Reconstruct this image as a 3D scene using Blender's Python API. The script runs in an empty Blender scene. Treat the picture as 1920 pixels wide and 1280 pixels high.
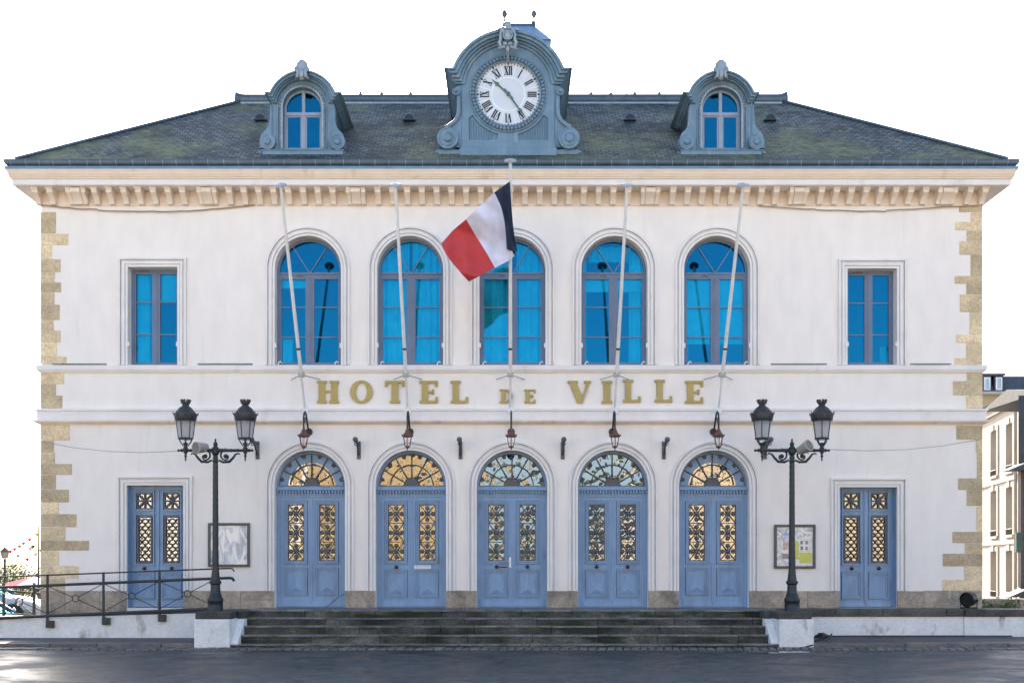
import bpy, bmesh, math, random
from mathutils import Vector, Matrix
from mathutils.geometry import tessellate_polygon
random.seed(7)
PI = math.pi; R = math.radians
sc = bpy.context.scene
COL = sc.collection

# ------------------------------------------------------------------ camera, sky, sun, exposure
D = 26.0; F = 2038.0; PX0 = 957.0; PY0 = 1060.0      # camera distance to facade, focal length in photo pixels, principal point
cam = bpy.data.cameras.new('camera'); camo = bpy.data.objects.new('camera', cam); COL.objects.link(camo)
camo.location = (0, -D, 1.0); camo.rotation_euler = (R(90), 0, 0)
cam.sensor_width = 36; cam.lens = 36 * F / 1920
cam.shift_x = (960 - PX0) / 1920; cam.shift_y = (PY0 - 640) / 1920
cam.clip_start = .1; cam.clip_end = 3000
sc.camera = camo
SUN_EL = 32.5; SUN_AZ = -8                             # azimuth from +Y, negative = to the left
w = bpy.data.worlds.new('World'); sc.world = w; w.use_nodes = True
nt = w.node_tree; nt.nodes.clear()
sky = nt.nodes.new('ShaderNodeTexSky'); sky.sky_type = 'NISHITA'; sky.sun_disc = False
sky.sun_elevation = R(SUN_EL); sky.sun_rotation = R(SUN_AZ)
sky.air_density = 1.0; sky.dust_density = 2.5; sky.ozone_density = 1.0; sky.altitude = 10
hs = nt.nodes.new('ShaderNodeHueSaturation'); hs.inputs['Saturation'].default_value = .96
bgn = nt.nodes.new('ShaderNodeBackground'); bgn.inputs['Strength'].default_value = .15
wo = nt.nodes.new('ShaderNodeOutputWorld')
nt.links.new(sky.outputs[0], hs.inputs['Color']); nt.links.new(hs.outputs[0], bgn.inputs[0]); nt.links.new(bgn.outputs[0], wo.inputs[0])
sl = bpy.data.lights.new('sun', 'SUN'); sl.energy = 4.9; sl.angle = R(.5); sl.color = (1, .9, .76)
so = bpy.data.objects.new('sun', sl); COL.objects.link(so)
az, el = R(SUN_AZ), R(SUN_EL)
sdir = Vector((math.sin(az) * math.cos(el), math.cos(az) * math.cos(el), math.sin(el)))
so.rotation_euler = sdir.to_track_quat('Z', 'Y').to_euler(); so.location = sdir * 60
vs = sc.view_settings; vs.view_transform = 'Standard'; vs.look = 'None'; vs.exposure = 1.62; vs.gamma = 1
sc.cycles.max_bounces = 8; sc.cycles.transparent_max_bounces = 12
sc.cycles.caustics_reflective = False; sc.cycles.caustics_refractive = False

# ------------------------------------------------------------------ measuring helpers (photo pixel on a plane at depth Y -> metres)
def fx(px, Y=0): return (px - PX0) * (D + Y) / F
def fz(py, Y=0): return 1.0 + (PY0 - py) * (D + Y) / F
U = D / F                                             # one photo pixel on the facade, in metres

# ------------------------------------------------------------------ materials
MATS = {}
def rgb(c):                                           # sRGB 0-255 -> linear
    return tuple(((v / 255) / 12.92 if v <= 10 else ((v / 255 + .055) / 1.055) ** 2.4) for v in c)
def pm(name, col, col2=None, rough=.6, metal=0, scale=2., contrast=(.35, .65), mapscale=(1, 1, 1), bump=0, bscale=60,
       island=0, fine=0, fscale=30, spec=.5, rough2=None, stain=None):
    m = bpy.data.materials.new(name); m.use_nodes = True
    n = m.node_tree.nodes; l = m.node_tree.links
    b = n['Principled BSDF']; b.inputs['Roughness'].default_value = rough; b.inputs['Metallic'].default_value = metal
    b.inputs['Specular IOR Level'].default_value = spec
    tc = n.new('ShaderNodeTexCoord'); mp = n.new('ShaderNodeMapping'); mp.inputs['Scale'].default_value = mapscale
    l.new(tc.outputs['Object'], mp.inputs[0])
    if col2 is None: col2 = tuple(c * .8 for c in col)
    nz = n.new('ShaderNodeTexNoise'); nz.inputs['Scale'].default_value = scale; nz.inputs['Detail'].default_value = 8
    nz.inputs['Roughness'].default_value = .62
    l.new(mp.outputs[0], nz.inputs['Vector'])
    mr = n.new('ShaderNodeMapRange'); mr.inputs[1].default_value = contrast[0]; mr.inputs[2].default_value = contrast[1]
    l.new(nz.outputs['Fac'], mr.inputs[0])
    mx = n.new('ShaderNodeMix'); mx.data_type = 'RGBA'
    mx.inputs[6].default_value = (*col, 1); mx.inputs[7].default_value = (*col2, 1)
    l.new(mr.outputs[0], mx.inputs[0]); out = mx.outputs[2]
    if stain:                                          # (colour, scale, lo, hi, mapscale): blotches with their own shape
        sm = n.new('ShaderNodeMapping'); sm.inputs['Scale'].default_value = stain[4]; sm.inputs['Location'].default_value = (3.1, 7.7, 1.3)
        l.new(tc.outputs['Object'], sm.inputs[0])
        sn = n.new('ShaderNodeTexNoise'); sn.inputs['Scale'].default_value = stain[1]; sn.inputs['Detail'].default_value = 6
        l.new(sm.outputs[0], sn.inputs['Vector'])
        sr = n.new('ShaderNodeMapRange'); sr.inputs[1].default_value = stain[2]; sr.inputs[2].default_value = stain[3]
        l.new(sn.outputs['Fac'], sr.inputs[0])
        sx = n.new('ShaderNodeMix'); sx.data_type = 'RGBA'; sx.inputs[7].default_value = (*stain[0], 1)
        l.new(sr.outputs[0], sx.inputs[0]); l.new(out, sx.inputs[6]); out = sx.outputs[2]
    if fine:
        f = n.new('ShaderNodeTexNoise'); f.inputs['Scale'].default_value = fscale; f.inputs['Detail'].default_value = 4
        l.new(mp.outputs[0], f.inputs['Vector'])
        fr = n.new('ShaderNodeMapRange'); fr.inputs[1].default_value = .3; fr.inputs[2].default_value = .7
        fr.inputs[3].default_value = 1 - fine; fr.inputs[4].default_value = 1 + fine; l.new(f.outputs['Fac'], fr.inputs[0])
        vm = n.new('ShaderNodeVectorMath'); vm.operation = 'SCALE'; l.new(out, vm.inputs[0]); l.new(fr.outputs[0], vm.inputs['Scale'])
        out = vm.outputs[0]
    if island:
        g = n.new('ShaderNodeNewGeometry'); ir = n.new('ShaderNodeMapRange')
        ir.inputs[3].default_value = 1 - island; ir.inputs[4].default_value = 1 + island
        l.new(g.outputs['Random Per Island'], ir.inputs[0])
        vm = n.new('ShaderNodeVectorMath'); vm.operation = 'SCALE'; l.new(out, vm.inputs[0]); l.new(ir.outputs[0], vm.inputs['Scale'])
        out = vm.outputs[0]
    l.new(out, b.inputs['Base Color'])
    if rough2 is not None:
        rr = n.new('ShaderNodeMapRange'); rr.inputs[3].default_value = rough; rr.inputs[4].default_value = rough2
        l.new(mr.outputs[0], rr.inputs[0]); l.new(rr.outputs[0], b.inputs['Roughness'])
    if bump:
        bn = n.new('ShaderNodeTexNoise'); bn.inputs['Scale'].default_value = bscale; bn.inputs['Detail'].default_value = 5
        l.new(mp.outputs[0], bn.inputs['Vector'])
        bp = n.new('ShaderNodeBump'); bp.inputs['Strength'].default_value = bump; bp.inputs['Distance'].default_value = .02
        l.new(bn.outputs['Fac'], bp.inputs['Height']); l.new(bp.outputs[0], b.inputs['Normal'])
    MATS[name] = m
    return m
def glass_mat(name, gloss, trans, fac, rough=.0, wob=.0, wscale=2.2):
    m = bpy.data.materials.new(name); m.use_nodes = True
    n = m.node_tree.nodes; l = m.node_tree.links; n.remove(n['Principled BSDF'])
    g = n.new('ShaderNodeBsdfGlossy'); g.inputs['Color'].default_value = (*gloss, 1); g.inputs['Roughness'].default_value = rough
    t = n.new('ShaderNodeBsdfTransparent'); t.inputs['Color'].default_value = (*trans, 1)
    x = n.new('ShaderNodeMixShader'); x.inputs[0].default_value = fac
    l.new(t.outputs[0], x.inputs[1]); l.new(g.outputs[0], x.inputs[2]); l.new(x.outputs[0], n['Material Output'].inputs[0])
    if wob:
        tc = n.new('ShaderNodeTexCoord'); nz = n.new('ShaderNodeTexNoise'); nz.inputs['Scale'].default_value = wscale; nz.inputs['Detail'].default_value = 1
        l.new(tc.outputs['Object'], nz.inputs['Vector'])
        bp = n.new('ShaderNodeBump'); bp.inputs['Strength'].default_value = wob; bp.inputs['Distance'].default_value = .05
        l.new(nz.outputs['Fac'], bp.inputs['Height']); l.new(bp.outputs[0], g.inputs['Normal'])
    MATS[name] = m; return m

plaster = pm('white_plaster', (.86, .805, .76), (.835, .78, .735), rough=.75, scale=.7, bump=.12, bscale=35, fine=.035, fscale=3.2, mapscale=(1, 1, .45),
             stain=((.73, .695, .66), 5.5, .62, .92, (1, 1, .09)))
trim = pm('white_trim', (.82, .79, .78), (.74, .71, .69), rough=.7, scale=1.5, bump=.08, bscale=40,
          stain=((.55, .50, .44), 2.0, .62, .85, (1, 1, .3)))
cream = pm('cream_paint', (.84, .72, .61), (.77, .65, .54), rough=.7, scale=2.5, bump=.1, bscale=40,
           stain=((.50, .39, .30), 3.0, .60, .85, (1, 1, .5)))
quoinm = pm('quoin_stone', (.70, .565, .365), (.53, .42, .27), rough=.85, scale=2.2, bump=.7, bscale=22, island=.30, fine=.2, fscale=22)
plinthm = pm('plinth_stone', (.46, .38, .30), (.30, .25, .205), rough=.85, scale=2.2, bump=.6, bscale=20, island=.2, fine=.2, fscale=18,
             stain=((.10, .10, .09), 2.2, .55, .8, (1, 1, 1)))
bluep = pm('blue_door_paint', (.22, .345, .52), (.185, .295, .455), rough=.5, scale=2.5, mapscale=(1, 1, .3), fine=.06, fscale=14,
           stain=((.155, .205, .30), 3.5, .54, .85, (1, 1, .35)))
framel = pm('pale_dormer_frame_paint', (.28, .34, .45), (.24, .29, .39), rough=.45)
framep = pm('mauve_window_paint', (.145, .195, .30), (.12, .165, .255), rough=.45, scale=3)
iron = pm('black_iron', (.022, .025, .03), (.035, .036, .036), rough=.5, scale=8, bump=.15, bscale=60)
grillem = pm('grey_grille_iron', (.105, .105, .112), (.075, .075, .08), rough=.55, scale=10)
lampm = pm('street_lamp_paint', (.008, .014, .019), (.017, .025, .03), rough=.42, scale=9, bump=.25, bscale=45)
lanternroof = pm('lantern_roof_metal', (.05, .06, .065), (.03, .035, .038), rough=.42, scale=9, metal=.3)
bracketm = pm('grey_bracket_iron', (.11, .12, .13), (.075, .08, .09), rough=.5)
rust = pm('rusty_copper', (.20, .080, .050), (.10, .048, .036), rough=.6, scale=12, bump=.2)
zinc = pm('blue_zinc', (.155, .255, .35), (.125, .21, .29), rough=.5, scale=2.2, metal=.1, mapscale=(1, 1, .5), fine=.08, fscale=10,
          stain=((.24, .325, .40), 3.5, .55, .8, (1.5, 1.5, .35)))
zincl = pm('pale_zinc', (.32, .38, .44), (.22, .28, .34), rough=.4, scale=6, metal=.2)
gutterm = pm('gutter_zinc', (.085, .125, .165), (.06, .09, .12), rough=.38, scale=3, metal=.4, fine=.1)
leadblue = pm('blue_lead_strip', (.14, .27, .43), (.11, .20, .32), rough=.45, scale=3, metal=.15)
gold = pm('gold_letter_paint', (.40, .305, .10), (.34, .26, .08), rough=.38, metal=.25, scale=6)
whitemetal = pm('white_pole_paint', (.78, .79, .80), (.68, .70, .72), rough=.35, scale=5)
treadm = pm('worn_skylit_tread_stone', (.22, .22, .205), (.085, .088, .082), rough=.75, scale=2.2, bump=.6, bscale=18, island=.25, fine=.3, fscale=20)  # paler than the risers: foot wear, plus sky light painted into the colour
stepm = pm('mossy_step_stone', (.125, .122, .105), (.030, .033, .026), rough=.8, scale=1.6, bump=.8, bscale=18, island=.45, fine=.4, fscale=26,
           stain=((.012, .016, .008), 1.3, .47, .62, (.6, 1, 2)))
copingm = pm('coping_stone', (.11, .10, .088), (.05, .047, .042), rough=.8, scale=2.2, bump=.6, bscale=20, island=.35, fine=.3, fscale=22)
lowwall = pm('flaking_white_wall', (.83, .83, .82), (.72, .73, .73), rough=.8, scale=1.8, bump=.3, bscale=20, fine=.08, fscale=14,
             stain=((.30, .28, .25), 2.6, .61, .73, (1, 1, .5)))
cobble = pm('cobble_stone', (.16, .16, .155), (.09, .092, .092), rough=.55, scale=6, island=.3, bump=.4, bscale=30)
kerbm = pm('kerb_granite', (.19, .175, .155), (.10, .095, .09), rough=.7, scale=3, island=.18, bump=.4, bscale=30, fine=.2)
pavem = pm('pavement_tar', (.11, .10, .10), (.065, .06, .062), rough=.7, scale=3, bump=.3, bscale=40, fine=.15)
plazam = pm('plaza_stone', (.55, .48, .38), (.46, .40, .32), rough=.8, scale=.6)
groundm = pm('ground_tar', (.20, .185, .165), (.15, .14, .125), rough=.85, scale=.4)
white = pm('white_enamel', (.8, .8, .82), rough=.3)
dial = pm('dial_enamel', (.62, .67, .74), (.58, .63, .70), rough=.35, scale=3)
black = pm('black_paint', (.012, .013, .016), rough=.4)
verdigris = pm('verdigris', (.10, .19, .18), (.06, .12, .12), rough=.6, scale=20)
curtainm = pm('curtain_cloth', (.86, .87, .88), rough=.9)
blindm = pm('blind_cloth', (.85, .85, .85), rough=.9)
knobm = pm('dark_bronze', (.05, .045, .045), rough=.4, metal=.6)
speakerm = pm('grey_loudspeaker', (.40, .39, .36), (.33, .32, .30), rough=.5)
speakerd = pm('loudspeaker_mesh', (.22, .21, .19), rough=.7)
navy = pm('flag_navy', (.014, .030, .078), rough=.8); fwhite = pm('flag_white', (.68, .71, .90), rough=.8, scale=3); fred = pm('flag_red', (.52, .050, .055), (.44, .04, .045), rough=.8)
upglass = glass_mat('sky_tinted_glass', (.018, .235, .41), (.42, .93, 1.0), .25, wob=.02)  # deep blue of the mirrored sky is put into the glass colour
doorglass = glass_mat('door_glass', (.80, .83, .86), (.4, .4, .4), .25, wob=.32, wscale=4.5)
boardglass = glass_mat('board_glass', (.85, .88, .95), (.99, .99, .99), .015, wob=.1)
lampglass = bpy.data.materials.new('milky_lamp_glass'); lampglass.use_nodes = True
_n = lampglass.node_tree.nodes; _l = lampglass.node_tree.links; _n.remove(_n['Principled BSDF'])
_d = _n.new('ShaderNodeBsdfTranslucent'); _d.inputs[0].default_value = (.75, .78, .82, 1)
_e = _n.new('ShaderNodeBsdfDiffuse'); _e.inputs[0].default_value = (.5, .53, .58, 1)
_t = _n.new('ShaderNodeBsdfTransparent'); _x = _n.new('ShaderNodeMixShader'); _x.inputs[0].default_value = .5
_y = _n.new('ShaderNodeMixShader'); _y.inputs[0].default_value = .42
_l.new(_d.outputs[0], _x.inputs[1]); _l.new(_e.outputs[0], _x.inputs[2]); _l.new(_x.outputs[0], _y.inputs[1]); _l.new(_t.outputs[0], _y.inputs[2]); _l.new(_y.outputs[0], _n['Material Output'].inputs[0])

def slate_material(name='slate_roof', moss=True):
    m = bpy.data.materials.new(name); m.use_nodes = True
    n = m.node_tree.nodes; l = m.node_tree.links; b = n['Principled BSDF']
    uv = n.new('ShaderNodeUVMap'); tc = n.new('ShaderNodeTexCoord')
    br = n.new('ShaderNodeTexBrick'); br.offset = .5
    br.inputs['Scale'].default_value = 1; br.inputs['Brick Width'].default_value = .20; br.inputs['Row Height'].default_value = .135
    br.inputs['Mortar Size'].default_value = .017; br.inputs['Mortar Smooth'].default_value = .2; br.inputs['Bias'].default_value = 0
    br.inputs['Color1'].default_value = (.050, .070, .080, 1); br.inputs['Color2'].default_value = (.14, .175, .19, 1); br.inputs['Mortar'].default_value = (.018, .022, .026, 1)
    nzw = n.new('ShaderNodeTexNoise'); nzw.inputs['Scale'].default_value = 6
    va = n.new('ShaderNodeVectorMath'); va.operation = 'MULTIPLY_ADD'; va.inputs[1].default_value = (.04, .022, 0)
    l.new(uv.outputs[0], nzw.inputs['Vector']); l.new(nzw.outputs['Color'], va.inputs[0]); l.new(uv.outputs[0], va.inputs[2]); l.new(va.outputs[0], br.inputs['Vector'])
    out = br.outputs['Color']
    def layer(out, col, scale, lo, hi, loc, seed, detail=7):
        mp = n.new('ShaderNodeMapping'); mp.inputs['Location'].default_value = loc; l.new(tc.outputs['Object'], mp.inputs[0])
        a = n.new('ShaderNodeTexNoise'); a.inputs['Scale'].default_value = scale; a.inputs['Detail'].default_value = detail; a.inputs['Roughness'].default_value = .65
        l.new(mp.outputs[0], a.inputs['Vector'])
        r = n.new('ShaderNodeMapRange'); r.inputs[1].default_value = lo; r.inputs[2].default_value = hi; l.new(a.outputs['Fac'], r.inputs[0])
        x = n.new('ShaderNodeMix'); x.data_type = 'RGBA'; x.inputs[7].default_value = (*col, 1)
        g_ = n.new('ShaderNodeTexNoise'); g_.inputs['Scale'].default_value = 5.5; g_.inputs['Detail'].default_value = 6; l.new(mp.outputs[0], g_.inputs['Vector'])
        gr = n.new('ShaderNodeMapRange'); gr.inputs[1].default_value = .35; gr.inputs[2].default_value = .6; gr.inputs[3].default_value = .35; gr.inputs[4].default_value = 1.0; l.new(g_.outputs['Fac'], gr.inputs[0])
        mu = n.new('ShaderNodeMath'); mu.operation = 'MULTIPLY'; l.new(r.outputs[0], mu.inputs[0]); l.new(gr.outputs[0], mu.inputs[1])
        l.new(mu.outputs[0], x.inputs[0]); l.new(out, x.inputs[6]); return x.outputs[2]
    if moss:
        out = layer(out, (.020, .030, .032), .55, .44, .62, (2, 0, 0), 1)
        out = layer(out, (.165, .185, .10), .36, .48, .62, (11.3, 4, 2), 2, 10)
        out = layer(out, (.24, .27, .23), 5, .60, .68, (5, 2, 0), 3)
    l.new(out, b.inputs['Base Color']); b.inputs['Roughness'].default_value = .85; b.inputs['Specular IOR Level'].default_value = .25
    bp = n.new('ShaderNodeBump'); bp.inputs['Strength'].default_value = .6; bp.inputs['Distance'].default_value = .02; bp.invert = True
    l.new(br.outputs['Fac'], bp.inputs['Height']); l.new(bp.outputs[0], b.inputs['Normal'])
    MATS[name] = m; return m
slate = slate_material()

def road_material():
    m = bpy.data.materials.new('wet_asphalt'); m.use_nodes = True
    n = m.node_tree.nodes; l = m.node_tree.links; b = n['Principled BSDF']
    tc = n.new('ShaderNodeTexCoord')
    mp = n.new('ShaderNodeMapping'); mp.inputs['Scale'].default_value = (.55, .8, 1); l.new(tc.outputs['Object'], mp.inputs[0])
    a = n.new('ShaderNodeTexNoise'); a.inputs['Scale'].default_value = .9; a.inputs['Detail'].default_value = 12; a.inputs['Roughness'].default_value = .68; a.inputs['Distortion'].default_value = 1.0
    l.new(mp.outputs[0], a.inputs['Vector'])
    f = n.new('ShaderNodeTexNoise'); f.inputs['Scale'].default_value = 14; f.inputs['Detail'].default_value = 9; f.inputs['Roughness'].default_value = .75; l.new(tc.outputs['Object'], f.inputs['Vector'])
    r = n.new('ShaderNodeMapRange'); r.inputs[1].default_value = .44; r.inputs[2].default_value = .58; l.new(a.outputs['Fac'], r.inputs[0])
    x = n.new('ShaderNodeMix'); x.data_type = 'RGBA'; x.inputs[6].default_value = (.050, .057, .061, 1); x.inputs[7].default_value = (.017, .021, .024, 1)
    l.new(r.outputs[0], x.inputs[0])
    fr = n.new('ShaderNodeMapRange'); fr.inputs[1].default_value = .3; fr.inputs[2].default_value = .7; fr.inputs[3].default_value = .55; fr.inputs[4].default_value = 1.5; l.new(f.outputs['Fac'], fr.inputs[0])
    vm = n.new('ShaderNodeVectorMath'); vm.operation = 'SCALE'; l.new(x.outputs[2], vm.inputs[0]); l.new(fr.outputs[0], vm.inputs['Scale']); l.new(vm.outputs[0], b.inputs['Base Color'])
    vo = n.new('ShaderNodeTexVoronoi'); vo.feature = 'DISTANCE_TO_EDGE'; vo.inputs['Scale'].default_value = .55
    wz = n.new('ShaderNodeVectorMath'); wz.operation = 'MULTIPLY_ADD'; wz.inputs[1].default_value = (.5, .5, 0); l.new(f.outputs['Color'], wz.inputs[0]); l.new(tc.outputs['Object'], wz.inputs[2]); l.new(wz.outputs[0], vo.inputs['Vector'])
    vr = n.new('ShaderNodeMapRange'); vr.inputs[1].default_value = .004; vr.inputs[2].default_value = .03; vr.inputs[3].default_value = .35; vr.inputs[4].default_value = 1; l.new(vo.outputs['Distance'], vr.inputs[0])
    q = n.new('ShaderNodeTexNoise'); q.inputs['Scale'].default_value = 2.6; q.inputs['Detail'].default_value = 10; q.inputs['Roughness'].default_value = .7; l.new(tc.outputs['Object'], q.inputs['Vector'])
    qr = n.new('ShaderNodeMapRange'); qr.inputs[1].default_value = .36; qr.inputs[2].default_value = .64; qr.inputs[3].default_value = .5; qr.inputs[4].default_value = 1.45; l.new(q.outputs['Fac'], qr.inputs[0])
    m1 = n.new('ShaderNodeMath'); m1.operation = 'MULTIPLY'; l.new(vr.outputs[0], m1.inputs[0]); l.new(qr.outputs[0], m1.inputs[1])
    v2 = n.new('ShaderNodeVectorMath'); v2.operation = 'SCALE'; l.new(vm.outputs[0], v2.inputs[0]); l.new(m1.outputs[0], v2.inputs['Scale']); l.new(v2.outputs[0], b.inputs['Base Color'])
    rr = n.new('ShaderNodeMapRange'); rr.inputs[3].default_value = .66; rr.inputs[4].default_value = .33; l.new(r.outputs[0], rr.inputs[0]); l.new(rr.outputs[0], b.inputs['Roughness'])
    bp = n.new('ShaderNodeBump'); bp.inputs['Strength'].default_value = .5; bp.inputs['Distance'].default_value = .012
    l.new(f.outputs['Fac'], bp.inputs['Height']); l.new(bp.outputs[0], b.inputs['Normal'])
    return m
roadm = road_material()

# ------------------------------------------------------------------ mesh builder
class MB:
    def __init__(s): s.v = []; s.f = []; s.mi = []; s.uv = {}
    def add(s, vs, fs, mi=0):
        o = len(s.v); s.v += [tuple(v) for v in vs]
        for f in fs: s.f.append(tuple(o + i for i in f)); s.mi.append(mi)
        return s
    def box(s, x0, x1, y0, y1, z0, z1, mi=0):
        if x0 > x1: x0, x1 = x1, x0
        if y0 > y1: y0, y1 = y1, y0
        if z0 > z1: z0, z1 = z1, z0
        return s.add([(x0, y0, z0), (x1, y0, z0), (x1, y1, z0), (x0, y1, z0), (x0, y0, z1), (x1, y0, z1), (x1, y1, z1), (x0, y1, z1)],
                     [(0, 3, 2, 1), (4, 5, 6, 7), (0, 1, 5, 4), (1, 2, 6, 5), (2, 3, 7, 6), (3, 0, 4, 7)], mi)
    def prism(s, outer, y0, y1, holes=(), mi=0, axis='y', back=True):     # polygon in (x,z) extruded along y; axis='x': (y,z) along x; 'z': (x,y) along z
        loops = [list(outer)] + [list(h) for h in holes]
        def P(a, b, t): return (a, t, b) if axis == 'y' else ((t, a, b) if axis == 'x' else (a, b, t))
        flat = [p for lp in loops for p in lp]
        tri = tessellate_polygon([[Vector((p[0], p[1], 0)) for p in lp] for lp in loops])
        n = len(flat)
        vs = [P(a, b, y0) for a, b in flat] + [P(a, b, y1) for a, b in flat]
        fs = [tuple(t) for t in tri]
        if back: fs += [tuple(i + n for i in reversed(t)) for t in tri]
        o = 0
        for lp in loops:
            k = len(lp)
            for i in range(k): fs.append((o + i, o + (i + 1) % k, o + (i + 1) % k + n, o + i + n))
            o += k
        return s.add(vs, fs, mi)
    def tube(s, pts, r, seg=8, mi=0, cap=True):
        pts = [Vector(p) for p in pts]; rs = r if isinstance(r, (list, tuple)) else [r] * len(pts)
        vs = []; up = None
        for i, p in enumerate(pts):
            d = (pts[min(i + 1, len(pts) - 1)] - pts[max(i - 1, 0)])
            if d.length < 1e-9: d = Vector((0, 0, 1))
            d.normalize()
            if up is None: up = Vector((0, 0, 1)) if abs(d.z) < .9 else Vector((1, 0, 0))
            a = d.cross(up)
            if a.length < 1e-6: a = d.orthogonal()
            a.normalize(); b = a.cross(d).normalized(); up = b
            for k in range(seg):
                t = 2 * PI * k / seg; vs.append(p + (a * math.cos(t) + b * math.sin(t)) * rs[i])
        fs = []
        for i in range(len(pts) - 1):
            for k in range(seg):
                fs.append((i * seg + k, i * seg + (k + 1) % seg, (i + 1) * seg + (k + 1) % seg, (i + 1) * seg + k))
        if cap: fs += [tuple(range(seg))[::-1], tuple((len(pts) - 1) * seg + k for k in range(seg))]
        return s.add(vs, fs, mi)
    def lathe(s, prof, c=(0, 0, 0), seg=16, mi=0, axis='z', off=0, tilt=None):   # prof: (r, h) pairs
        vs = []; c = Vector(c)
        for r, h in prof:
            for k in range(seg):
                t = 2 * PI * k / seg + off
                q = Vector((r * math.cos(t), r * math.sin(t), h))
                if axis == 'y': q = Vector((q.x, -q.z, q.y))                    # h grows towards -y (the viewer's side of the facade)
                if tilt is not None: q = tilt @ q
                vs.append(c + q)
        fs = []
        for i in range(len(prof) - 1):
            for k in range(seg): fs.append((i * seg + k, i * seg + (k + 1) % seg, (i + 1) * seg + (k + 1) % seg, (i + 1) * seg + k))
        fs += [tuple(range(seg))[::-1], tuple((len(prof) - 1) * seg + k for k in range(seg))]
        return s.add(vs, fs, mi)
    def ball(s, c, r, seg=10, rings=6, sc_=(1, 1, 1), mi=0):
        vs = []; fs = []
        for i in range(rings + 1):
            a = PI * i / rings
            for k in range(seg):
                t = 2 * PI * k / seg
                vs.append((c[0] + r * sc_[0] * math.sin(a) * math.cos(t), c[1] + r * sc_[1] * math.sin(a) * math.sin(t), c[2] + r * sc_[2] * math.cos(a)))
        for i in range(rings):
            for k in range(seg): fs.append((i * seg + k, i * seg + (k + 1) % seg, (i + 1) * seg + (k + 1) % seg, (i + 1) * seg + k))
        return s.add(vs, fs, mi)
    def torus(s, c, R0, r, seg=24, sub=8, mi=0, a0=0, a1=2 * PI):               # ring in the x-z plane
        closed = abs(a1 - a0 - 2 * PI) < 1e-6
        n = seg if closed else seg + 1
        pts = [(c[0] + R0 * math.cos(a0 + (a1 - a0) * i / seg), c[1], c[2] + R0 * math.sin(a0 + (a1 - a0) * i / seg)) for i in range(n)]
        if not closed: return s.tube(pts, r, sub, mi)
        vs = []; fs = []
        for i in range(n):
            a = 2 * PI * i / n
            for k in range(sub):
                t = 2 * PI * k / sub; q = R0 + r * math.cos(t)
                vs.append((c[0] + q * math.cos(a), c[1] + r * math.sin(t), c[2] + q * math.sin(a)))
        for i in range(n):
            for k in range(sub): fs.append((i * sub + k, ((i + 1) % n) * sub + k, ((i + 1) % n) * sub + (k + 1) % sub, i * sub + (k + 1) % sub))
        return s.add(vs, fs, mi)
    def bar(s, p, q, wd, y0, y1, mi=0):                                          # flat bar in the x-z plane from p to q, depth y0..y1
        dx, dz = q[0] - p[0], q[1] - p[1]; L = math.hypot(dx, dz) or 1; nx, nz = -dz / L * wd / 2, dx / L * wd / 2
        return s.prism([(p[0] + nx, p[1] + nz), (q[0] + nx, q[1] + nz), (q[0] - nx, q[1] - nz), (p[0] - nx, p[1] - nz)], y0, y1, mi=mi)
    def obj(s, name, mats, parent=None, smooth=None, bevel=0, matrix=None):
        me = bpy.data.meshes.new(name); me.from_pydata(s.v, [], s.f)
        for m in (mats if isinstance(mats, (list, tuple)) else [mats]): me.materials.append(m)
        me.polygons.foreach_set('material_index', s.mi)
        bm = bmesh.new(); bm.from_mesh(me); bmesh.ops.recalc_face_normals(bm, faces=bm.faces); bm.to_mesh(me); bm.free()
        me.update()
        if smooth is not None: me.shade_smooth(); me.set_sharp_from_angle(angle=R(smooth))
        o = bpy.data.objects.new(name, me); COL.objects.link(o)
        if parent: o.parent = parent
        if matrix is not None: o.matrix_basis = matrix
        if bevel:
            b = o.modifiers.new('bevel', 'BEVEL'); b.width = bevel; b.segments = 2; b.limit_method = 'ANGLE'; b.angle_limit = R(40)
        return o
def tag(o, label=None, cat=None, group=None, kind=None):
    if label: o['label'] = label
    if cat: o['category'] = cat
    if group: o['group'] = group
    if kind: o['kind'] = kind
    return o
def empty(name, loc=(0, 0, 0), label=None, cat=None, group=None):
    o = bpy.data.objects.new(name, None); COL.objects.link(o); o.location = loc; o.empty_display_size = .3
    return tag(o, label, cat, group)
def copy_tree(o, parent=None):
    c = o.copy(); COL.objects.link(c)
    if parent: c.parent = parent
    for ch in [x for x in bpy.data.objects if x.parent == o]: copy_tree(ch, c)
    return c
def arc(cx, cz, r, a0, a1, n=24): return [(cx + r * math.cos(R(a0 + (a1 - a0) * i / n)), cz + r * math.sin(R(a0 + (a1 - a0) * i / n))) for i in range(n + 1)]
def arch_poly(cx, hw, zb, zs, n=28): return [(cx + hw, zb)] + arc(cx, zs, hw, 0, 180, n) + [(cx - hw, zb)]
def arch_band(mb, cx, r0, r1, zb, zs, y0, y1, n=28, mi=0):
    o = arch_poly(cx, r1, zb, zs, n); i = arch_poly(cx, r0, zb, zs, n)
    return mb.prism(o + i[::-1], y0, y1, mi=mi)
def half_ring(mb, cx, cz, r0, r1, y0, y1, n=28, mi=0, a0=0, a1=180):
    return mb.prism(arc(cx, cz, r1, a0, a1, n) + arc(cx, cz, r0, a1, a0, n), y0, y1, mi=mi)
def rect(x0, x1, z0, z1): return [(x0, z0), (x1, z0), (x1, z1), (x0, z1)]
def ring_rect(mb, x0, x1, z0, z1, wd, y0, y1, mi=0):
    return mb.prism(rect(x0, x1, z0, z1), y0, y1, [rect(x0 + wd, x1 - wd, z0 + wd, z1 - wd)], mi=mi)
def circ(cx, cz, r, n=32): return [(cx + r * math.cos(2 * PI * i / n), cz + r * math.sin(2 * PI * i / n)) for i in range(n)]

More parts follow.
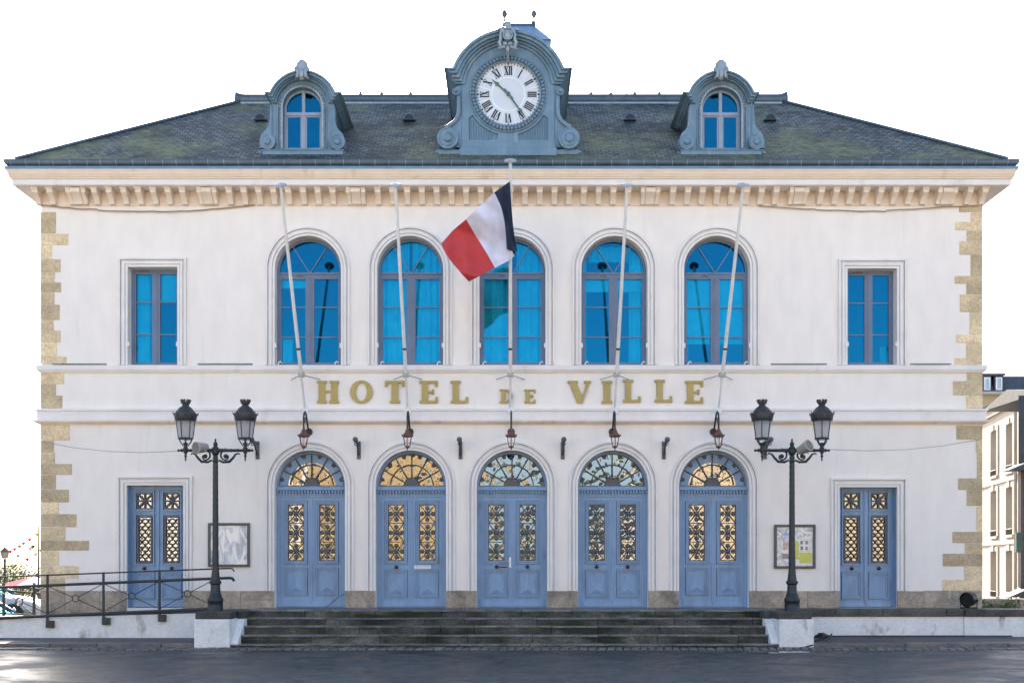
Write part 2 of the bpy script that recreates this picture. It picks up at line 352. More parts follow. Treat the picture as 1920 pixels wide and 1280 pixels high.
# ------------------------------------------------------------------ setting: ground, road, pavement, kerb
ROAD = -.78
g = MB().add([(-900, -900, ROAD - .012), (900, -900, ROAD - .012), (900, 1500, ROAD - .012), (-900, 1500, ROAD - .012)], [(0, 1, 2, 3)]).obj('ground', groundm); tag(g, kind='structure')
g = MB().add([(-60, -15.5, ROAD), (60, -15.5, ROAD), (60, -2.62, ROAD), (-60, -2.62, ROAD)], [(0, 1, 2, 3)]).obj('road', roadm); tag(g, kind='structure')
g = MB().add([(-60, -80, ROAD - .004), (60, -80, ROAD - .004), (60, -15.5, ROAD - .004), (-60, -15.5, ROAD - .004)], [(0, 1, 2, 3)]).obj('plaza', plazam); tag(g, kind='structure')
# cobbled channel along the foot of the steps and kerbs
mb = MB(); x = -16.0
while x < 16:
    wd = random.uniform(.13, .19)
    for (ya, yb) in ((-2.64, -3.06),):
        sh = random.uniform(-.02, .02); h = random.uniform(.022, .04)
        ox = 0
        mb.add([(x + ox + .05 + sh, ya, ROAD), (x + ox + wd + .05 + sh, ya, ROAD), (x + ox + wd, yb, ROAD), (x + ox, yb, ROAD),
                (x + ox + .06 + sh, ya - .01, ROAD + h), (x + ox + wd + .04 + sh, ya - .01, ROAD + h), (x + ox + wd - .01, yb + .01, ROAD + h), (x + ox + .01, yb + .01, ROAD + h)],
               [(4, 5, 6, 7), (0, 1, 5, 4), (1, 2, 6, 5), (2, 3, 7, 6), (3, 0, 4, 7)])
    x += wd + .026
tag(mb.obj('cobbled_channel', cobble), kind='structure')
PEDL = (fx(364, -2.6), fx(431, -2.6)); PEDR = (fx(1461, -2.6), fx(1526, -2.6))
def kerb(x0, x1, name):
    mb = MB(); x = x0
    while x < x1:
        L = min(random.uniform(1.0, 2.3), x1 - x)
        mb.box(x, x + L - .008, -2.60 + random.uniform(-.008, .008), -2.34, ROAD - .1, -.665 + random.uniform(-.006, .006)); x += L
    tag(mb.obj(name, kerbm, bevel=.02), kind='structure')
kerb(-22, PEDL[0] - .01, 'kerb'); kerb(PEDR[1] + .01, 24, 'kerb')
def pave(x0, x1, name):
    tag(MB().add([(x0, -2.34, -.668), (x1, -2.34, -.668), (x1, -.6, -.615), (x0, -.6, -.615)], [(0, 1, 2, 3)]).obj(name, pavem), kind='structure')
pave(-22, PEDL[0] + .1, 'pavement'); pave(PEDR[1] - .1, 24, 'pavement')
# puddle by the right pedestal
pud = bpy.data.materials.new('puddle_water'); pud.use_nodes = True
_b = pud.node_tree.nodes['Principled BSDF']; _b.inputs['Base Color'].default_value = (.02, .023, .028, 1); _b.inputs['Roughness'].default_value = .03; _b.inputs['Specular IOR Level'].default_value = 1.0
pp = []
for i in range(40):
    a = 2 * PI * i / 40; k = 1 + .18 * math.sin(3 * a + 1) + .1 * math.sin(7 * a)
    pp.append((fx(1440, -3.6) + 1.15 * k * math.cos(a), -3.55 + .30 * k * math.sin(a), ROAD + .004))
tag(MB().add(pp, [tuple(range(40))]).obj('puddle', pud), kind='structure')

# ------------------------------------------------------------------ steps, pedestals, low walls, ramp
LAND = -1.45
RIS = [(0, LAND), (-.165, LAND - .28), (-.33, LAND - .56), (-.51, LAND - .84), (-.69, LAND - 1.12)]
st = empty('stone_steps', (0, -1.5, ROAD), 'broad flight of dark mossy stone steps up to the blue doors', 'steps')
def P(o, parent):                                     # keep world placement when parenting a mesh built in world coordinates
    o.parent = parent; o.matrix_parent_inverse = Matrix.Translation(-Vector(parent.location)); return o
ends = [(fx(457, LAND), fx(1463, LAND)), (fx(461, -1.73), fx(1447, -1.73)), (fx(452, -2.01), fx(1449, -2.01)), (fx(442, -2.29), fx(1455, -2.29)), (fx(431, -2.57), fx(1462, -2.57))]
for i, (z, yf) in enumerate(RIS):
    x0, x1 = ends[i]; mb = MB(); x = x0
    zb = RIS[i + 1][0] - .02 if i + 1 < len(RIS) else ROAD - .05
    while x < x1 - .05:
        L = random.uniform(.75, 1.9)
        if x + L > x1 - .4: L = x1 - x
        dz = random.uniform(-.006, .004); dy = random.uniform(-.014, .010)
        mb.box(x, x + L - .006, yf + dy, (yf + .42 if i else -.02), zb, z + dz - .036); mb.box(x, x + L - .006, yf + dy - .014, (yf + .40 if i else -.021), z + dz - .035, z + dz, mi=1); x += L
    P(mb.obj('step' if i else 'landing', [stepm, treadm], bevel=.012), st)
# terrace behind the right wall and the left ramp
tag(MB().box(fx(1463, LAND), 17, -.86, -.02, -.75, -.012).obj('terrace', copingm), kind='structure')
def pedestal(xa, xb, label):
    p = empty('lamp_pedestal', ((xa + xb) / 2, -2.0, ROAD), label, 'pedestal')
    P(MB().box(xa, xb, -2.62, -1.35, ROAD - .05, -.155).obj('pedestal_block', lowwall, bevel=.02), p)
    P(MB().box(xa - .01, xb - .01, -2.50, -1.30, -.155, .0).obj('cap_stone', copingm, bevel=.02), p)
    return p
pedestal(*PEDL, 'white painted pedestal carrying the street lamp by the railing, left of the steps')
pedestal(*PEDR, 'white painted pedestal carrying the right street lamp, beside the black cable')
# sloping cheek walls beside the steps
def cheek(x0, x1, label):
    o = MB().prism([(-1.3, -.74), (-2.55, -.76), (-2.55, -.64), (-2.2, -.38), (-1.95, -.17), (-1.3, -.17)], x0, x1, axis='x').obj('cheek_wall', lowwall, bevel=.01); tag(o, label, 'wall')
    o2 = MB().box(x0 - .003, x1 + .003, -1.95, -1.3, -.168, -.002).obj('coping', copingm, bevel=.012); o2.parent = o
cheek(PEDL[1] + .003, PEDL[1] + .16, 'small white sloping wall at the left end of the steps')
cheek(PEDR[0] - .16, PEDR[0] - .003, 'small white sloping wall at the right end of the steps')
def low_wall(x0, x1, y, label):
    o = MB().box(x0, x1, y, y + .3, -.70, -.165).obj('low_wall', lowwall, bevel=.01); tag(o, label, 'wall')
    mb = MB(); x = x0
    while x < x1 - .02:
        L = random.uniform(.8, 1.5)
        if x + L > x1 - .4: L = x1 - x
        mb.box(x, x + L - .008, y - .05, y + .33, -.165, random.uniform(-.006, .004)); x += L
    mb.obj('coping', copingm, o, bevel=.018)
low_wall(PEDR[1] + .0, fx(1807, -1), -1.0, 'low white wall with dark coping between the right pedestal and the spotlight')
low_wall(fx(1807, -1) + .004, 18.5, -1.03, 'low white wall with dark coping running off to the right past the corner')
# ramp wall on the left
rw = [(-22, -.70), (PEDL[0], -.70), (PEDL[0], -.075), (fx(0, -1.3), -.215), (-22, -.42)]
o = MB().prism(rw, -1.3, -1.05).obj('ramp_wall', lowwall, bevel=.01); tag(o, 'stained white sloping ramp wall under the black railing', 'wall')
tag(MB().prism([(-22, -.8), (PEDL[1], -.8), (PEDL[1], -.02), (PEDL[0] - .6, -.05), (fx(0, -1.3), -.24), (-22, -.44)], -1.05, -.04).obj('ramp', copingm), kind='structure')

# ------------------------------------------------------------------ town hall
CX = fx(959); HW = 882 * U; BACK = 10.4
hall = empty('town_hall', (CX, 0, 0), 'white two storey town hall with blue arched doors, slate roof and clock', 'building')
def H(o): return P(o, hall)
WIN = [577.5, 769, 960.8, 1152, 1344.4]; DOOR = [581, 770.4, 960, 1149.6, 1339]
wz0, wzs = fz(684), fz(504.5); whw = 62 * U
dz0, dzs = -.01, fz(910); dhw = 66 * U
SW = [(286.5, 46.5, 500.7), (1635, 46.5, 503.5)]; SD = [(291, 53, 909.5), (1628, 54, 913)]
REV = .30
WT = fz(352, 0)
holes = [arch_poly(fx(c), whw, wz0, wzs) for c in WIN] + [arch_poly(fx(c), dhw, dz0, dzs) for c in DOOR]
holes += [rect(fx(c - h), fx(c + h), wz0, fz(t)) for c, h, t in SW] + [rect(fx(c - h), fx(c + h), dz0, fz(t)) for c, h, t in SD]
mb = MB()
mb.prism(rect(CX - HW, CX + HW, -.8, WT + .6), 0, REV, holes, back=True)
mb.box(CX - HW, CX - HW + .3, REV, BACK, -.8, WT + .6); mb.box(CX + HW - .3, CX + HW, REV, BACK, -.8, WT + .6)
mb.box(CX - HW + .3, CX + HW - .3, BACK - .3, BACK, -.8, WT + .6)
H(mb.obj('wall', plaster))
H(MB().box(CX - HW + .3, CX + HW - .3, REV + .35, BACK - .3, fz(690), fz(690) + .1).obj('upper_floor', pm('interior_floor', (.12, .1, .08))))
# plinth between the doors
segs = [(77, 238), (344, 515), (647, 704.4), (836.4, 894), (1026, 1083.6), (1215.6, 1273), (1405, 1574), (1682, 1841)]
for a, b in segs:
    mb = MB()
    n = max(1, round((b - a) / 62)); cuts = [a + (b - a) * i / n + (random.uniform(-8, 8) if 0 < i < n else 0) for i in range(n + 1)]
    for i in range(n):
        if random.random() < .35 and i > 0:
            m_ = random.uniform(.14, .22)
            mb.box(fx(cuts[i]), fx(cuts[i + 1]) - .006, -.03, .02, -.62 if a < 400 else -.02, m_ - .005); mb.box(fx(cuts[i]), fx(cuts[i + 1]) - .006, -.028, .02, m_, fz(1107))
        else: mb.box(fx(cuts[i]), fx(cuts[i + 1]) - .006, -.03 + random.uniform(-.004, .004), .02, -.62 if a < 400 else -.02, fz(1107 + random.uniform(-.6, .6)))
    H(mb.obj('plinth', plinthm, bevel=.006))
# quoins
QL = [(397.6, 437.9, 105), (437.9, 460, 128), (460, 485.6, 97.5), (485.6, 510.4, 113.5), (510.4, 529.5, 103), (529.5, 548, 114.6), (548, 571, 102.4), (571, 600, 112), (600, 619, 100.6),
      (619, 641.6, 113.5), (641.6, 668, 106.4), (668, 683, 125), (697.6, 720, 120.4), (720, 741, 105), (741, 765, 117), (796, 826, 131), (826, 848, 101), (848, 869, 103), (869, 890, 135), (890, 917, 105), (917, 941, 129),
      (941, 963, 110), (963, 988, 143.7), (988, 1013, 122.7), (1013, 1031.5, 166.7), (1031.5, 1060, 110.7), (1060, 1084.5, 147.8), (1084.5, 1107, 122)]
QR = [(386.5, 398.3, 1798.6), (398.3, 416, 1820), (416, 432, 1791), (432, 452, 1812.6), (452, 477.7, 1799), (477.7, 517, 1820), (517, 532, 1790.7), (532, 551.8, 1812), (551.8, 585, 1799), (585, 627, 1818),
      (627, 642.7, 1792), (642.7, 670.7, 1811), (670.7, 684, 1789), (697, 714, 1812.6), (714, 741, 1787), (741, 765, 1811), (797, 824, 1793), (824, 848, 1830), (848, 896, 1831), (896, 918, 1796), (918, 948, 1813), (948, 996, 1831), (996, 1017.5, 1786),
      (1017.5, 1037, 1808.7), (1037, 1061, 1768), (1061, 1085.5, 1808), (1085.5, 1107, 1767)]
for Q, side in ((QL, -1), (QR, 1)):
    mb = MB()
    for a, b, xe in Q:
        pr = .012 + random.uniform(0, .006); xo = CX + side * (HW + .012)
        x0, x1 = sorted((xo, fx(xe)))
        mb.box(x0 + random.uniform(-.008, .008) * (side > 0), x1, -pr, .9 if random.random() < .5 else .55, fz(b) + .004, fz(a) - .004)
    H(mb.obj('quoins', quoinm, bevel=.008))
# sweep of a profile round front and sides
def sweep(prof, name, mat, yb=BACK, closed=True):
    vs = []; n = len(prof)
    for wd, z in prof:
        vs += [(CX - HW - wd, yb, z), (CX - HW - wd, -wd, z), (CX + HW + wd, -wd, z), (CX + HW + wd, yb, z)]
    fs = []
    for i in range(n if closed else n - 1):
        j = (i + 1) % n
        for k in range(3): fs.append((i * 4 + k, i * 4 + k + 1, j * 4 + k + 1, j * 4 + k))
    return H(MB().add(vs, fs).obj(name, mat))
def prof_px(lst): return [(wd, fz(py, -wd)) for wd, py in lst]
zs = fz(347, -.48)
sweep([(-.02, zs), (.46, zs), (.46, zs + .012), (.48, zs + .012), (.48, fz(336, -.48)), (-.02, fz(336, -.48))], 'corona', trim)
sweep(prof_px([(-.02, 335.8), (.49, 335.8), (.49, 334.6), (.515, 334.4), (.515, 331.8), (.495, 331.5), (.495, 330.5), (.535, 330.3), (.535, 327.6), (.515, 327.3), (.515, 326.3), (.55, 326), (.55, 324), (.575, 320), (.59, 318.5), (.59, 316.6), (-.02, 315)]), 'cornice', cream)
sweep(prof_px([(-.02, 316.2), (.60, 316.2), (.605, 311.5), (.45, 310.6), (-.02, 309)]), 'lead_flashing', leadblue)
# gutter: half round with seams
gp = [(.62 - .085 + .085 * math.cos(R(a)), fz(303.2, -.6) + .085 * math.sin(R(a)) + .0) for a in range(0, -181, -20)]
gz = fz(300.2, -.6)
gp = [(.535 + .085 * math.cos(R(a)), gz + .118 * math.sin(R(a))) for a in range(0, -181, -18)]
gp2 = [(.535 + .075 * math.cos(R(a)), gz + .108 * math.sin(R(a))) for a in range(-180, 1, 18)]
gutter = sweep(gp + gp2, 'gutter', gutterm)
mb = MB(); x = CX - HW - .45
while x < CX + HW + .5:
    mb.tube([(x, -.535 - .087 * math.cos(R(a)), gz + .121 * math.sin(R(a))) for a in range(4, -100, -12)], .007, 5); x += random.uniform(.3, .42)
o = mb.obj('gutter_clip', zincl); o['kind'] = 'stuff'; H(o)
H(MB().tube([(CX - HW - .6, -.615, gz + .008), (CX + HW + .6, -.615, gz + .008)], .014, 8).obj('gutter_lip', gutterm))
# frieze and brackets
sweep([(-.01, fz(387)), (.018, fz(387)), (.03, fz(385.5)), (.03, fz(384)), (.012, fz(383)), (.012, zs - .001), (-.01, zs - .001)], 'frieze', cream)
def bracket_mesh(wide):
    wd = .163 if not wide else .50; hb = wd / 2
    zt = zs - .002; prof = [(0, zt - .335)]
    for t in range(0, 9):
        u = t / 8; prof.append((-(.125 + .20 * (u ** 1.7)), zt - .325 + .205 * u))
    prof += [(-.325, zt - .115), (0, zt - .115)]
    mb = MB()
    if not wide:
        mb.prism(prof, -hb * .76, hb * .76, axis='x')
        mb.prism([(0, zt - .115), (-.335, zt - .115), (-.335, zt - .07), (-.36, zt - .03), (-.36, zt), (0, zt)], -hb * .84, hb * .84, axis='x')
        mb.box(-hb, hb, -.37, 0, zt - .032, zt + .001)
    else:
        mb.prism(prof, -hb * .85, -.118, axis='x'); mb.prism(prof, .118, hb * .85, axis='x')
        p2 = [(y * 1.05, z) for y, z in prof]; mb.prism(p2, -.110, .110, axis='x')
        for sx in (-1, 1):
            a, b = sorted((sx * .125, sx * hb * .92))
            mb.prism([(0, zt - .115), (-.335, zt - .115), (-.335, zt - .07), (-.36, zt - .03), (-.36, zt), (0, zt)], a, b, axis='x')
        mb.box(-.115, .115, -.365, 0, zt - .118, zt - .012)
    return mb
bp = [57 + 6.5, 91.5] + [175 + 27.6 * i for i in range(7)] + [428 + 27.8 * i for i in range(8)] + [707.5 + 27.7 * i for i in range(18)] + \
     [1263 + 27.7 * i for i in range(7)] + [1457] + [1542 + 27.9 * i for i in range(8)] + [1821, 1849]
proto = None
for px in bp:
    if proto is None: proto = bracket_mesh(False).obj('bracket', cream, bevel=.006); o = proto
    else: o = proto.copy(); COL.objects.link(o)
    H(o); o.location = (fx(px, -.36) , 0, 0)
proto = None
for px in (140, 386, 666, 1220.6, 1500, 1779):
    if proto is None: proto = bracket_mesh(True).obj('wide_bracket', cream, bevel=.006); o = proto
    else: o = proto.copy(); COL.objects.link(o)
    H(o); o.location = (fx(px, -.36), 0, 0)
# string courses
sweep(prof_px([(-.02, 684.2), (.09, 684.2), (.09, 692.5), (.075, 693), (.065, 695.5), (.045, 696), (.04, 698), (-.02, 698)]), 'sill_course', trim, yb=1.2)
sweep(prof_px([(-.02, 765), (.11, 766.5), (.11, 769.5), (.075, 770.5), (.075, 787), (-.02, 787)]), 'string_course', trim, yb=1.2)
sweep(prof_px([(-.02, 787.2), (.145, 787.2), (.145, 789.5), (.12, 790.3), (.105, 792), (.075, 792.5), (.06, 794.5), (-.02, 795)]), 'string_moulding', cream, yb=1.2)
for a, b, yy in ((100, 200, 682.5), (372, 474, 683), (1445, 1549, 685), (1706, 1781, 685)):
    H(MB().box(fx(a), fx(b), -.10, 0, fz(683.6), fz(682.2)).obj('sill_flashing', zincl))

# ---- windows
def surround(hw, zb, zsp, cx, parent, arched, top=None):
    mb = MB()
    bands = ((0, 4.2, .025), (5.2, 10.3, .045), (11.0, 12.6, .03), (13.4, 17, .07))
    for a, b, pr in bands:
        if arched: arch_band(mb, cx, hw + a * U, hw + b * U, zb, zsp, -pr, .001)
        else:
            i0, i1, it = cx - hw - a * U, cx + hw + a * U, top + a * U
            o0, o1, ot = cx - hw - b * U, cx + hw + b * U, top + b * U
            mb.prism([(o0, zb), (i0, zb), (i0, it), (i1, it), (i1, zb), (o1, zb), (o1, ot), (o0, ot)], -pr, .001)
    return P2(mb.obj('surround', trim, smooth=35), parent)
def P2(o, parent): o.parent = parent; return o       # child of a part that sits at the hall's own frame
def curtain_mesh(x0, x1, z0, z1, y, amp=.03, n=None, arch=None):
    mb = MB(); n = n or max(8, int((x1 - x0) / .018)); ph = random.uniform(0, 6); vs = []
    for i in range(n + 1):
        u = i / n; x = x0 + (x1 - x0) * u
        yy = y + amp * (math.sin(u * (x1 - x0) * 34 + ph + 1.8 * math.sin(u * 7)) * 1.2 + .4 * math.sin(u * (x1 - x0) * 71))
        zt = z1
        if arch: zt = min(z1, arch[1] + math.sqrt(max(0, arch[2] ** 2 - (x - arch[0]) ** 2)))
        vs += [(x, yy, z0), (x, yy, zt)]
    return mb.add(vs, [(2 * i, 2 * i + 2, 2 * i + 3, 2 * i + 1) for i in range(n)])
def arched_window(pxc, kind):
    cx = fx(pxc); y0, y1 = REV - .06, REV + .02
    mb = MB(); hw = whw - .002
    arch_band(mb, cx, hw - 5 * U, hw, wz0 + .001, wzs, y0, y1)
    mb.box(cx - hw + 5 * U, cx + hw - 5 * U, y0 + .002, y1, fz(515), fz(507)); mb.box(cx - hw + 5 * U, cx + hw - 5 * U, y0 - .025, y0 + .002, fz(509.5), fz(506.3))
    mb.box(cx - 5 * U, cx + 5 * U, y0 + .004, y1, wz0, fz(515)); mb.box(cx - 1.6 * U, cx + 1.6 * U, y0 - .012, y0 + .004, wz0 + .02, fz(515))
    mb.box(cx - hw + 5 * U, cx + hw - 5 * U, y0 + .003, y1, wz0 + .001, fz(679))
    for s in (-1, 1):
        a, b = sorted((cx + s * 5 * U, cx + s * (hw - 5 * U)))
        ring_rect(mb, a, b, fz(679), fz(515), 3.3 * U, y0 + .014, y1 - .005)
        for py in (571.5, 628): mb.box(a, b, y0 + .02, y1 - .01, fz(py + 1.1), fz(py - 1.1))
        mb.bar((cx + s * .5 * U, fz(507)), (cx + s * 33 * U, fz(456)), 1.8 * U, y0 + .012, y1 - .01)
        mb.bar((cx, fz(506)), (cx, fz(505)), 1.6 * U, y0 + .012, y1 - .01)
    wn = H(mb.obj('window', framep, bevel=0))
    P2(MB().prism(arch_poly(cx, hw - 2 * U, wz0 + .01, wzs), REV - .015, REV - .008).obj('pane', upglass), wn)
    surround(whw, wz0, wzs, cx, wn, True)
    def cur(x0, x1, arch=True, zt=fz(440)): P2(curtain_mesh(cx + x0 * U, cx + x1 * U, wz0 + .02, zt, REV + .075, arch=(cx, wzs, whw - .02) if arch else None).obj('curtain', curtainm), wn)
    if kind == 1:
        P2(MB().box(cx - 57 * U, cx - 6 * U, REV + .03, REV + .035, fz(534), fz(515)).obj('blind', blindm), wn); cur(-57, -34, False, fz(630))
    if kind == 2: cur(-58, -4); cur(2, 58)
    if kind == 3: cur(8, 58); cur(-58, -5)
    if kind == 4:
        for a, b in ((-57, -6), (6, 57)): P2(MB().box(cx + a * U, cx + b * U, REV + .03, REV + .035, fz(541), fz(515)).obj('blind', blindm), wn)
        cur(30, 58); cur(-58, -50)
        P2(curtain_mesh(cx - 45 * U, cx + 30 * U, fz(481), fz(452), REV + .2, arch=(cx, wzs, whw - .02)).obj('valance', curtainm), wn)
    if kind == 5:
        cur(-57, -49, False, fz(516)); P2(MB().box(cx - 57 * U, cx + 57 * U, REV + .03, REV + .035, fz(640), fz(515)).obj('blind', curtainm), wn)
    for s in (-1, 1):
        P2(MB().box(cx + s * (whw - .035), cx + s * (whw + .012), -.02, .05, fz(652), fz(643)).obj('shutter_stay', white, bevel=.004), wn)
        hx = cx + s * 53 * U - .01
        P2(MB().tube([(hx - .02, -.02, wz0 + .005), (hx, -.06, wz0 + .05), (hx + .035, -.05, wz0 + .075), (hx + .06, -.01, wz0 + .05)], .016, 8).obj('shutter_hook', white, smooth=50), wn)
    P2(MB().box(cx - 25 * U, cx - 6 * U - .1, y0 - .012, y0 + .004, fz(513.6), fz(511.6)).obj('air_vent', grillem), wn)
for i, c in enumerate(WIN): arched_window(c, i + 1)
def side_window(pxc, hpx, topy, kind):
    cx = fx(pxc); hw = hpx * U - .002; top = fz(topy) - .002; y0, y1 = REV - .06, REV + .02
    mb = MB()
    ring_rect(mb, cx - hw, cx + hw, wz0 + .001, top, 5 * U, y0, y1)
    mb.box(cx - 4.5 * U, cx + 4.5 * U, y0 + .004, y1, wz0 + .05, top - .05); mb.box(cx - 1.5 * U, cx + 1.5 * U, y0 - .012, y0 + .004, wz0 + .03, top - .03)
    for s in (-1, 1):
        a, b = sorted((cx + s * 4.5 * U, cx + s * (hw - 5 * U)))
        ring_rect(mb, a, b, wz0 + 5 * U, top - 5 * U, 3 * U, y0 + .014, y1 - .005)
        for k in (1, 2):
            z = wz0 + (top - wz0) * k / 3; mb.box(a, b, y0 + .02, y1 - .01, z - 1.1 * U, z + 1.1 * U)
    wn = H(mb.obj('window', framep))
    P2(MB().box(cx - hw + .02, cx + hw - .02, REV - .015, REV - .008, wz0 + .02, top - .02).obj('pane', upglass), wn)
    surround(hpx * U, wz0, None, cx, wn, False, fz(topy))
    if kind == 0:
        P2(curtain_mesh(cx - 40 * U, cx - 10 * U, wz0 + .02, top - .02, REV + .075).obj('curtain', curtainm), wn)
        P2(MB().box(cx + 6 * U, cx + 41 * U, REV + .03, REV + .035, fz(559), fz(506)).obj('blind', blindm), wn)
    else: P2(curtain_mesh(cx + 30 * U, cx + 41 * U, wz0 + .02, fz(640), REV + .3).obj('curtain', curtainm), wn)
    for s in (-1, 1): P2(MB().box(cx + s * (hw - .035), cx + s * (hw + .012), -.02, .05, fz(649), fz(641)).obj('shutter_stay', white, bevel=.004), wn)
    P2(MB().box(cx - 32 * U, cx - 12 * U, y0 - .01, y0 + .004, top - .05, top - .02).obj('air_vent', grillem), wn)
for i, (c, h, t) in enumerate(SW): side_window(c, h, t, i)

# ---- doors
def raised_panel(mb, x0, x1, z0, z1, y, pr=.03, point=True):
    ring_rect(mb, x0, x1, z0, z1, 2.2 * U, y - pr, y + .055); ring_rect(mb, x0 + 2.2 * U + .006, x1 - 2.2 * U - .006, z0 + 2.2 * U + .006, z1 - 2.2 * U - .006, 2.6 * U, y - pr * .4, y + .05)
    mb.box(x0 + 5.2 * U, x1 - 5.2 * U, y + .012, y + .05, z0 + 5.2 * U, z1 - 5.2 * U)
    if point:
        a0, a1, b0, b1 = x0 + 5.7 * U, x1 - 5.7 * U, z0 + 5.7 * U, z1 - 5.7 * U; m = (a0 + a1) / 2; zl = b0 + (b1 - b0) * .24
        mb.add([(a0, y + .011, b0), (a1, y + .011, b0), (a1, y + .011, b1), (a0, y + .011, b1), (m, y - .030, zl), (m, y - .004, b1)],
               [(0, 1, 4), (1, 2, 5, 4), (0, 4, 5, 3)])
def knob(parent, x, y, z):
    P2(MB().lathe([(.006, 0), (.046, .0), (.046, .008), (.018, .012), (.014, .03), (.034, .038), (.038, .055), (.022, .068), (.002, .07)], (x, y, z), 12, axis='y').obj('knob', knobm, smooth=50), parent)
def quatre_grille(x0, x1, z0, z1, y):
    mb = MB(); ring_rect(mb, x0, x1, z0, z1, .022, y - .02, y + .01); cxm = (x0 + x1) / 2; h = (z1 - z0) / 3
    for k in range(3):
        a, b = z0 + k * h, z0 + (k + 1) * h; cz = (a + b) / 2
        mb.bar((x0 + .015, a + .012), (x1 - .015, b - .012), .024, y - .012, y + .006); mb.bar((x0 + .015, b - .012), (x1 - .015, a + .012), .024, y - .016, y + .002)
        if k: mb.box(x0, x1, y - .02, y + .008, a - .009, a + .009)
        for dx, dz in ((0, 1), (0, -1), (1, 0), (-1, 0)):
            mb.ball((cxm + dx * .132, y - .012, cz + dz * .135), .056, 9, 5, (1.0, .45, 1.0)); mb.bar((cxm, cz), (cxm + dx * .12, cz + dz * .12), .022, y - .02, y)
        mb.ball((cxm, y - .02, cz), .055, 10, 5, (1, .5, 1))
        for q in range(4):
            a_ = R(45 + 90 * q); mb.ball((cxm + .07 * math.cos(a_), y - .012, cz + .07 * math.sin(a_)), .022, 6, 4)
    return mb
def arched_door(pxc, idx):
    cx = fx(pxc); y = REV - .07; hw = dhw - .002; blind_ = idx in (0, 4)
    mb = MB()
    gx0, gx1, gz0, gz1 = 13.5 * U, 45.5 * U, fz(1051), fz(943.7)
    outer = rect(cx - hw, cx + hw, dz0 + .012, fz(924))
    gp_ = .010; hl = []
    for s in (-1, 1):
        a, b = sorted((cx + s * 8.5 * U, cx + s * 50.5 * U)); pz = (1120, 1068) if not blind_ else (1116, 1064.5)
        hl += [rect(a - gp_, b + gp_, fz(1056.5) - gp_, fz(938) + gp_), rect(a - gp_, b + gp_, fz(pz[0]) - gp_, fz(pz[1]) + gp_)]
    mb.prism(outer, y, y + .07, hl)
    mb.box(cx - hw, cx - hw + 7.5 * U, y - .025, y, dz0 + .012, fz(925)); mb.box(cx + hw - 7.5 * U, cx + hw, y - .025, y, dz0 + .012, fz(925))
    mb.box(cx - hw + 7.5 * U, cx + hw - 7.5 * U, y - .022, y, fz(930), fz(925))
    for s in (-1, 1):
        a, b = sorted((cx + s * 8.5 * U, cx + s * 50.5 * U))
        ring_rect(mb, a, b, fz(1056.5), fz(938), 2.4 * U, y - .03, y + .05); ring_rect(mb, a + 2.4 * U + .006, b - 2.4 * U - .006, fz(1054) + .006, fz(940.5) - .006, 2.6 * U, y - .012, y + .05)
        mb.prism(rect(a - .03, b + .03, fz(1056.5) - .03, fz(938) + .03), y + .05, y + .068, [rect(*sorted((cx + s * gx0, cx + s * gx1)), gz0, gz1)])
        mb.box(a - .03, b + .03, y + .05, y + .068, fz((1120 if not blind_ else 1116)) - .025, fz(1068 if not blind_ else 1064.5) + .02)
        raised_panel(mb, a, b, fz(1120 if not blind_ else 1116), fz(1068 if not blind_ else 1064.5), y)
        a, b = sorted((cx + s * 1 * U, cx + s * 55 * U)); mb.box(a, b, y - .018, y, fz(1135.5), fz(1127.5))
    if blind_: mb.box(cx - 4 * U, cx + 4 * U, y - .014, y, fz(1056), fz(940))
    mb.box(cx - 1.6 * U, cx + 1.6 * U, y - .022, y, fz(1127), fz(931))
    # transom with dentils
    mb.box(cx - hw, cx + hw, y - .05, y + .07, fz(925.5), fz(924)); mb.box(cx - hw, cx + hw, y - .10, y + .07, fz(917.5), fz(913.5)); mb.box(cx - hw, cx + hw, y - .004, y + .07, fz(924), fz(917.5))
    n = 23
    for k in range(n):
        xx = cx - hw + (2 * hw) * (k + .5) / n; mb.box(xx - 1.6 * U, xx + 1.6 * U, y - .085, y - .005, fz(923.6), fz(917.8))
    half_ring(mb, cx, dzs, hw - 4 * U, hw, y - .01, y + .07); mb.box(cx - hw, cx + hw, y - .01, y + .07, dzs - .05, dzs)
    if blind_: half_ring(mb, cx, dzs, 45 * U, hw - 3.5 * U, y + .02, y + .06)
    dr = H(mb.obj('door', bluep))
    rr = (45.5 * U if blind_ else hw - 3 * U)
    P2(MB().prism(arc(cx, dzs, rr, 0, 180), y + .035, y + .04).obj('fanlight_glass', doorglass), dr)
    for s in (-1, 1):
        a, b = sorted((cx + s * (gx0 - .005), cx + s * (gx1 + .005))); P2(MB().box(a, b, y + .03, y + .035, gz0 - .005, gz1 + .005).obj('door_glass', doorglass), dr)
        a, b = sorted((cx + s * gx0, cx + s * gx1)); P2(quatre_grille(a + .004, b - .004, gz0 + .004, gz1 - .004, y + .012).obj('door_grille', grillem, smooth=45), dr)
    # fanlight grille
    fg = MB(); ro = hw - 4 * U; yg = y + .005
    half_ring(fg, cx, dzs, ro - 1.5 * U, ro + .5 * U, yg - .012, yg + .012)
    fg.box(cx - ro, cx + ro, yg - .012, yg + .012, dzs, dzs + 1.6 * U)
    for a in (30, 60, 90, 120, 150):
        c_, s_ = math.cos(R(a)), math.sin(R(a))
        fg.tube([(cx + c_ * r_ * U, yg, dzs + s_ * r_ * U) for r_ in (13, 20, 21, 22, 38, 40, 42, 52, 53, 54, 61.5)], [.020, .020, .032, .020, .018, .030, .018, .016, .026, .016, .016], 6)
    fg.torus((cx, yg, dzs), 40.5 * U, .016, 32, 6, a0=R(4), a1=R(176))
    for a in (45, 75, 105, 135): # small cusps over the inner ring
        pass
